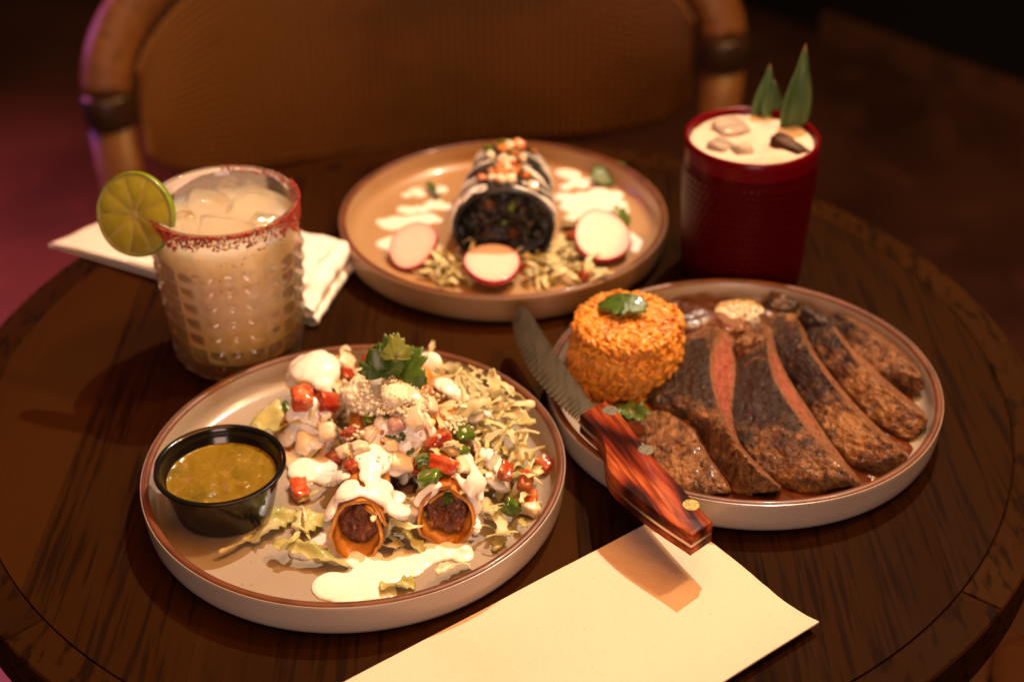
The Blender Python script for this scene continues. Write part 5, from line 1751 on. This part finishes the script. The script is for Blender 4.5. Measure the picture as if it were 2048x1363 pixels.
# spiral filling in the mouth
fv, ff = [], []
nr, nA2 = 26, 84
for i in range(nr + 1):
    for k in range(nA2):
        a = 2 * math.pi * k / nA2
        q = (RR - 0.0030) * i / nr
        sp0 = math.sin((i / nr) * 15 - a)
        y = 0.0065 - 0.0016 * sp0 * (i / nr) + 0.0080 * fb((q * math.cos(a), q * math.sin(a), 0), 48, 8, 3) - 0.002 * (1 - i / nr)
        fv.append(rollp(y, a, q))
for i in range(nr):
    for k in range(nA2):
        k2 = (k + 1) % nA2
        ff.append((i * nA2 + k, i * nA2 + k2, (i + 1) * nA2 + k2, (i + 1) * nA2 + k))
mk('filling', fv, ff, MT['rollin'], roll)
r7 = random.Random(2)
for k in range(22):
    a, q = r7.uniform(0, 6.28), (RR - 0.008) * math.sqrt(r7.random())
    p = rollp(0.003 + r7.uniform(0, 0.003), a, q)
    sz = r7.uniform(0.005, 0.011)
    V, F = cubeblob((sz, sz * .8, sz * .7), 3.2, 0.35, 1.6, k, 5)
    M = Matrix.Translation(p) @ rotm(r7.uniform(0, 6), r7.uniform(0, 6), r7.uniform(0, 6))
    mk('filling_chunk', [M @ v for v in V], F, MT[('rollin', 'roll', 'bean', 'rollin', 'jal', 'rollin', 'bark')[k % 7]], roll)
# crema stripes across the roll and streaks on the plate
st = []
for k in range(10):
    y = 0.006 + RLn * 0.088 * k
    a0, a1 = R_(178), R_(8)
    for j in range(46):
        t = j / 45
        a = a0 + (a1 - a0) * t
        if k and 0.30 < t < 0.64 and (k % 2): continue
        wob = 0.0035 * math.sin(t * 7 + k * 1.3)
        p = rollp(y + wob + 0.004 * t, a, RR * (1 - 0.24 * (y / RLn) ** 1.5) + 0.0006)
        n = (p - (rf + ax * y)).normalized()
        s = 0.0013 + 0.0007 * math.sin(t * 9 + k * 2) + 0.0005 * math.sin(t * 23 + k)
        if s < 0.0009: continue
        if k == 0: s *= 1.4
        st.append((p, n, s, s * 0.6))
for k in range(26):     # creamy left flank
    t = k / 25
    p = rollp(0.004 + 0.002 * math.sin(k), R_(205 - 95 * t), RR + 0.0003)
    st.append((p, (p - rf).normalized(), 0.0020, 0.0011))


cso = tag(empty('crema_stripes', rf + Vector((0, 0, RR))), 'white crema striped across the dark stuffed roll', 'sauce')
for vf in islands(goo(st, 0.0011, 3)):
    mk('stripe', *vf, MT['crema'], cso)
streak = [
    ([(812, 388, .8), (835, 384, 1.0), (860, 384, .9), (885, 384, .8)], 0.0045), ([(808, 418, .8), (840, 416, 1.0), (875, 412, 1.0), (895, 410, .8)], 0.0045),
    ([(762, 446, .9), (790, 444, 1.1), (820, 446, 1.0), (855, 438, .9), (880, 436, .7)], 0.0056), ([(772, 486, .8), (800, 480, 1.1), (825, 476, 1.0), (850, 472, .8)], 0.0058), ([(786, 500, .8), (800, 494, 1), (815, 490, .8)], 0.006),
    ([(1118, 350, .8), (1145, 346, 1.1), (1165, 350, .8)], 0.0056), ([(1130, 372, .9), (1160, 370, 1.0), (1185, 368, .7)], 0.0050), ([(1125, 395, .8), (1165, 392, 1.1), (1205, 388, 1.0), (1235, 388, .8)], 0.0052),
    ([(1135, 418, .9), (1175, 414, 1.1), (1215, 410, 1.1), (1245, 408, .9)], 0.0058), ([(1140, 434, .9), (1180, 430, 1.0), (1220, 426, 1.0), (1250, 422, .8)], 0.0056), ([(1150, 452, .7), (1185, 450, .8), (1225, 446, .8)], 0.0045), ([(1260, 470, .6), (1275, 485, .8), (1268, 500, .6)], 0.0040)]
bst = []
for pts, r in streak:
    r *= 1.45
    for a, b in zip(pts[:-1], pts[1:]):
        for k in range(6):
            t = k / 6
            s = a[2] + (b[2] - a[2]) * t
            s *= 1 + 0.30 * math.sin((a[0] + (b[0] - a[0]) * t) * 0.13 + a[1])
            bst.append((P(a[0] + (b[0] - a[0]) * t, a[1] + (b[1] - a[1]) * t + 4 * math.sin((a[0] + (b[0] - a[0]) * t) * 0.09 + a[1]), PF + 0.0002), Vector((0, 0, 1)), r * s, 0.0020 * s))
for k, vf in enumerate(islands(goo(bst, 0.0009, 3))):
    left = sum(v.x for v in vf[0]) / len(vf[0]) < rf.x
    tag(mk('crema_streak', *vf, MT['crema']), 'cream streak on the tan plate on the cocktail glass side of the roll' if left else 'cream streak on the tan plate between the roll and the cilantro leaves', 'sauce', 'crema streaks on the tan plate')


def radish(px, py, r, nrm, spin, label, lift=0.004):
    p, n = pb.look(px, py)
    V, F = [], []
    th = 0.0044
    N_, K = 56, 9
    o = tag(empty('radish_slice', p), label, 'radish', 'radish slices on the tan plate')
    M = Matrix.Translation(p + Vector((0, 0, lift))) @ frame(nrm, spin)
    def shape(a): return r * (1 + 0.05 * math.sin(2 * a + px) + 0.03 * math.sin(3 * a))
    att = []
    for top in (1, 0):
        V.append(M @ Vector((0, 0, th / 2 * (1 if top else -1)))); att.append(0)
        for k in range(1, K + 1):
            for i in range(N_):
                a = 2 * math.pi * i / N_
                q = shape(a) * 0.975 * k / K
                V.append(M @ Vector((q * math.cos(a), q * math.sin(a), (th / 2) * (1 if top else -1)))); att.append(k / K)
    m1 = 1 + N_ * K
    for t in (0, 1):
        o0 = t * m1
        for i in range(N_):
            i2 = (i + 1) % N_
            F.append((o0, o0 + 1 + i, o0 + 1 + i2))
            for k in range(K - 1):
                F.append((o0 + 1 + k * N_ + i, o0 + 1 + (k + 1) * N_ + i, o0 + 1 + (k + 1) * N_ + i2, o0 + 1 + k * N_ + i2))
    mk('flesh', V, F, MT['radish'], o, attrs={'rad': att})
    V, F = [], []
    for i in range(N_):
        a = 2 * math.pi * i / N_
        s = shape(a)
        for (q, z) in ((0.950, 0.520), (0.990, 0.49), (1.014, 0.0), (0.990, -0.49), (0.950, -0.520)):
            V.append(M @ Vector((s * q * math.cos(a), s * q * math.sin(a), z * th)))
    for i in range(N_):
        i2 = (i + 1) % N_
        for j in range(4):
            F.append((i * 5 + j, i2 * 5 + j, i2 * 5 + j + 1, i * 5 + j + 1))
    mk('skin', V, F, MT['radskin'], o)
radish(828, 520, 0.0195, (-0.30, -0.42, 0.86), 0.4, 'radish slice resting on the cream streaks beside the roll', 0.012)
radish(985, 560, 0.0215, (0.02, -0.12, 1.0), 0.0, 'flat radish slice directly before the mouth of the roll', 0.0135)
radish(1202, 510, 0.0225, (0.22, -0.38, 0.86), 0.9, 'largest radish slice, next to the cilantro leaves', 0.016)
for k, (x, y, a, b, c, lab) in enumerate(((1056, 536, 22, 14, 9, 'tomato chunk between the flat radish and the roll'), (930, 512, 13, 11, 8, 'tomato piece under the roll next to the lettuce'), (1150, 480, 12, 10, 8, 'tomato piece beside the largest radish'), (1165, 560, 11, 9, 7, 'tomato piece in the lettuce near the plate wall'))):
    V, F = dice(x, y, (a * mm, b * mm, c * mm), pb, k * 2.2, 4.5, 0.3, 0.1, spin=k)
    tag(mk('tomato_dice', V, F, MT['tom']), lab, 'tomato', LR)
for k, (x, y, s, lob, lab) in enumerate(((1226, 366, 0.046, 3, 'cilantro leaf at the far edge of the cream streaks'), (1232, 462, 0.040, 2, 'cilantro leaf behind the largest radish'), (868, 384, 0.020, 3, 'cilantro leaf on the cream streaks facing the cocktail glass'), (1142, 455, 0.022, 3, 'cilantro leaf touching the side of the roll'), (875, 400, 0.016, 2, 'tiny herb bit on the cream streaks facing the cocktail glass'))):
    V, F = herb_leaf(s, 61 + k, lob, 0.35)
    p, n = pb.look(x, y)
    M = Matrix.Translation(p + Vector((0, 0, 0.005))) @ rotm(0.65, 0.1, k * 1.1 - 0.3)
    tag(mk('cilantro_leaf', [M @ v for v in V], F, MT['herb']), lab, 'herb', LR)
# chopped topping along the ridge of the roll
for k in range(46):
    y = RLn * r5.uniform(0.12, 0.9)
    a = R_(90 + r5.gauss(0, 13))
    p = rollp(y, a, RR * (1 - 0.24 * (y / RLn) ** 1.5) + 0.002)
    s = r5.uniform(0.005, 0.010)
    V, F = cubeblob((s, s * r5.uniform(.6, 1), s * 0.6), 4, 0.3, 1.6, k, 4)
    M = Matrix.Translation(p) @ rotm(r5.uniform(-.5, .5), r5.uniform(-.5, .5), r5.uniform(0, 6))
    kind = ('pico', 'onion', 'tom', 'jal', 'pico', 'onion')[k % 6]
    lab = {'pico': 'orange pepper dice on the ridge of the dark roll', 'onion': 'white onion dice on the ridge of the dark roll', 'tom': 'red tomato dice on the ridge of the dark roll', 'jal': 'green chilli dice on the ridge of the dark roll'}[kind]
    nm = {'pico': 'pepper_dice', 'onion': 'onion_dice', 'tom': 'tomato_dice', 'jal': 'chilli_dice'}[kind]
    tag(mk(nm, [M @ v for v in V], F, MT[kind]), lab, {'pico': 'pepper', 'onion': 'onion', 'tom': 'tomato', 'jal': 'chilli'}[kind], 'chopped topping on the dark roll')
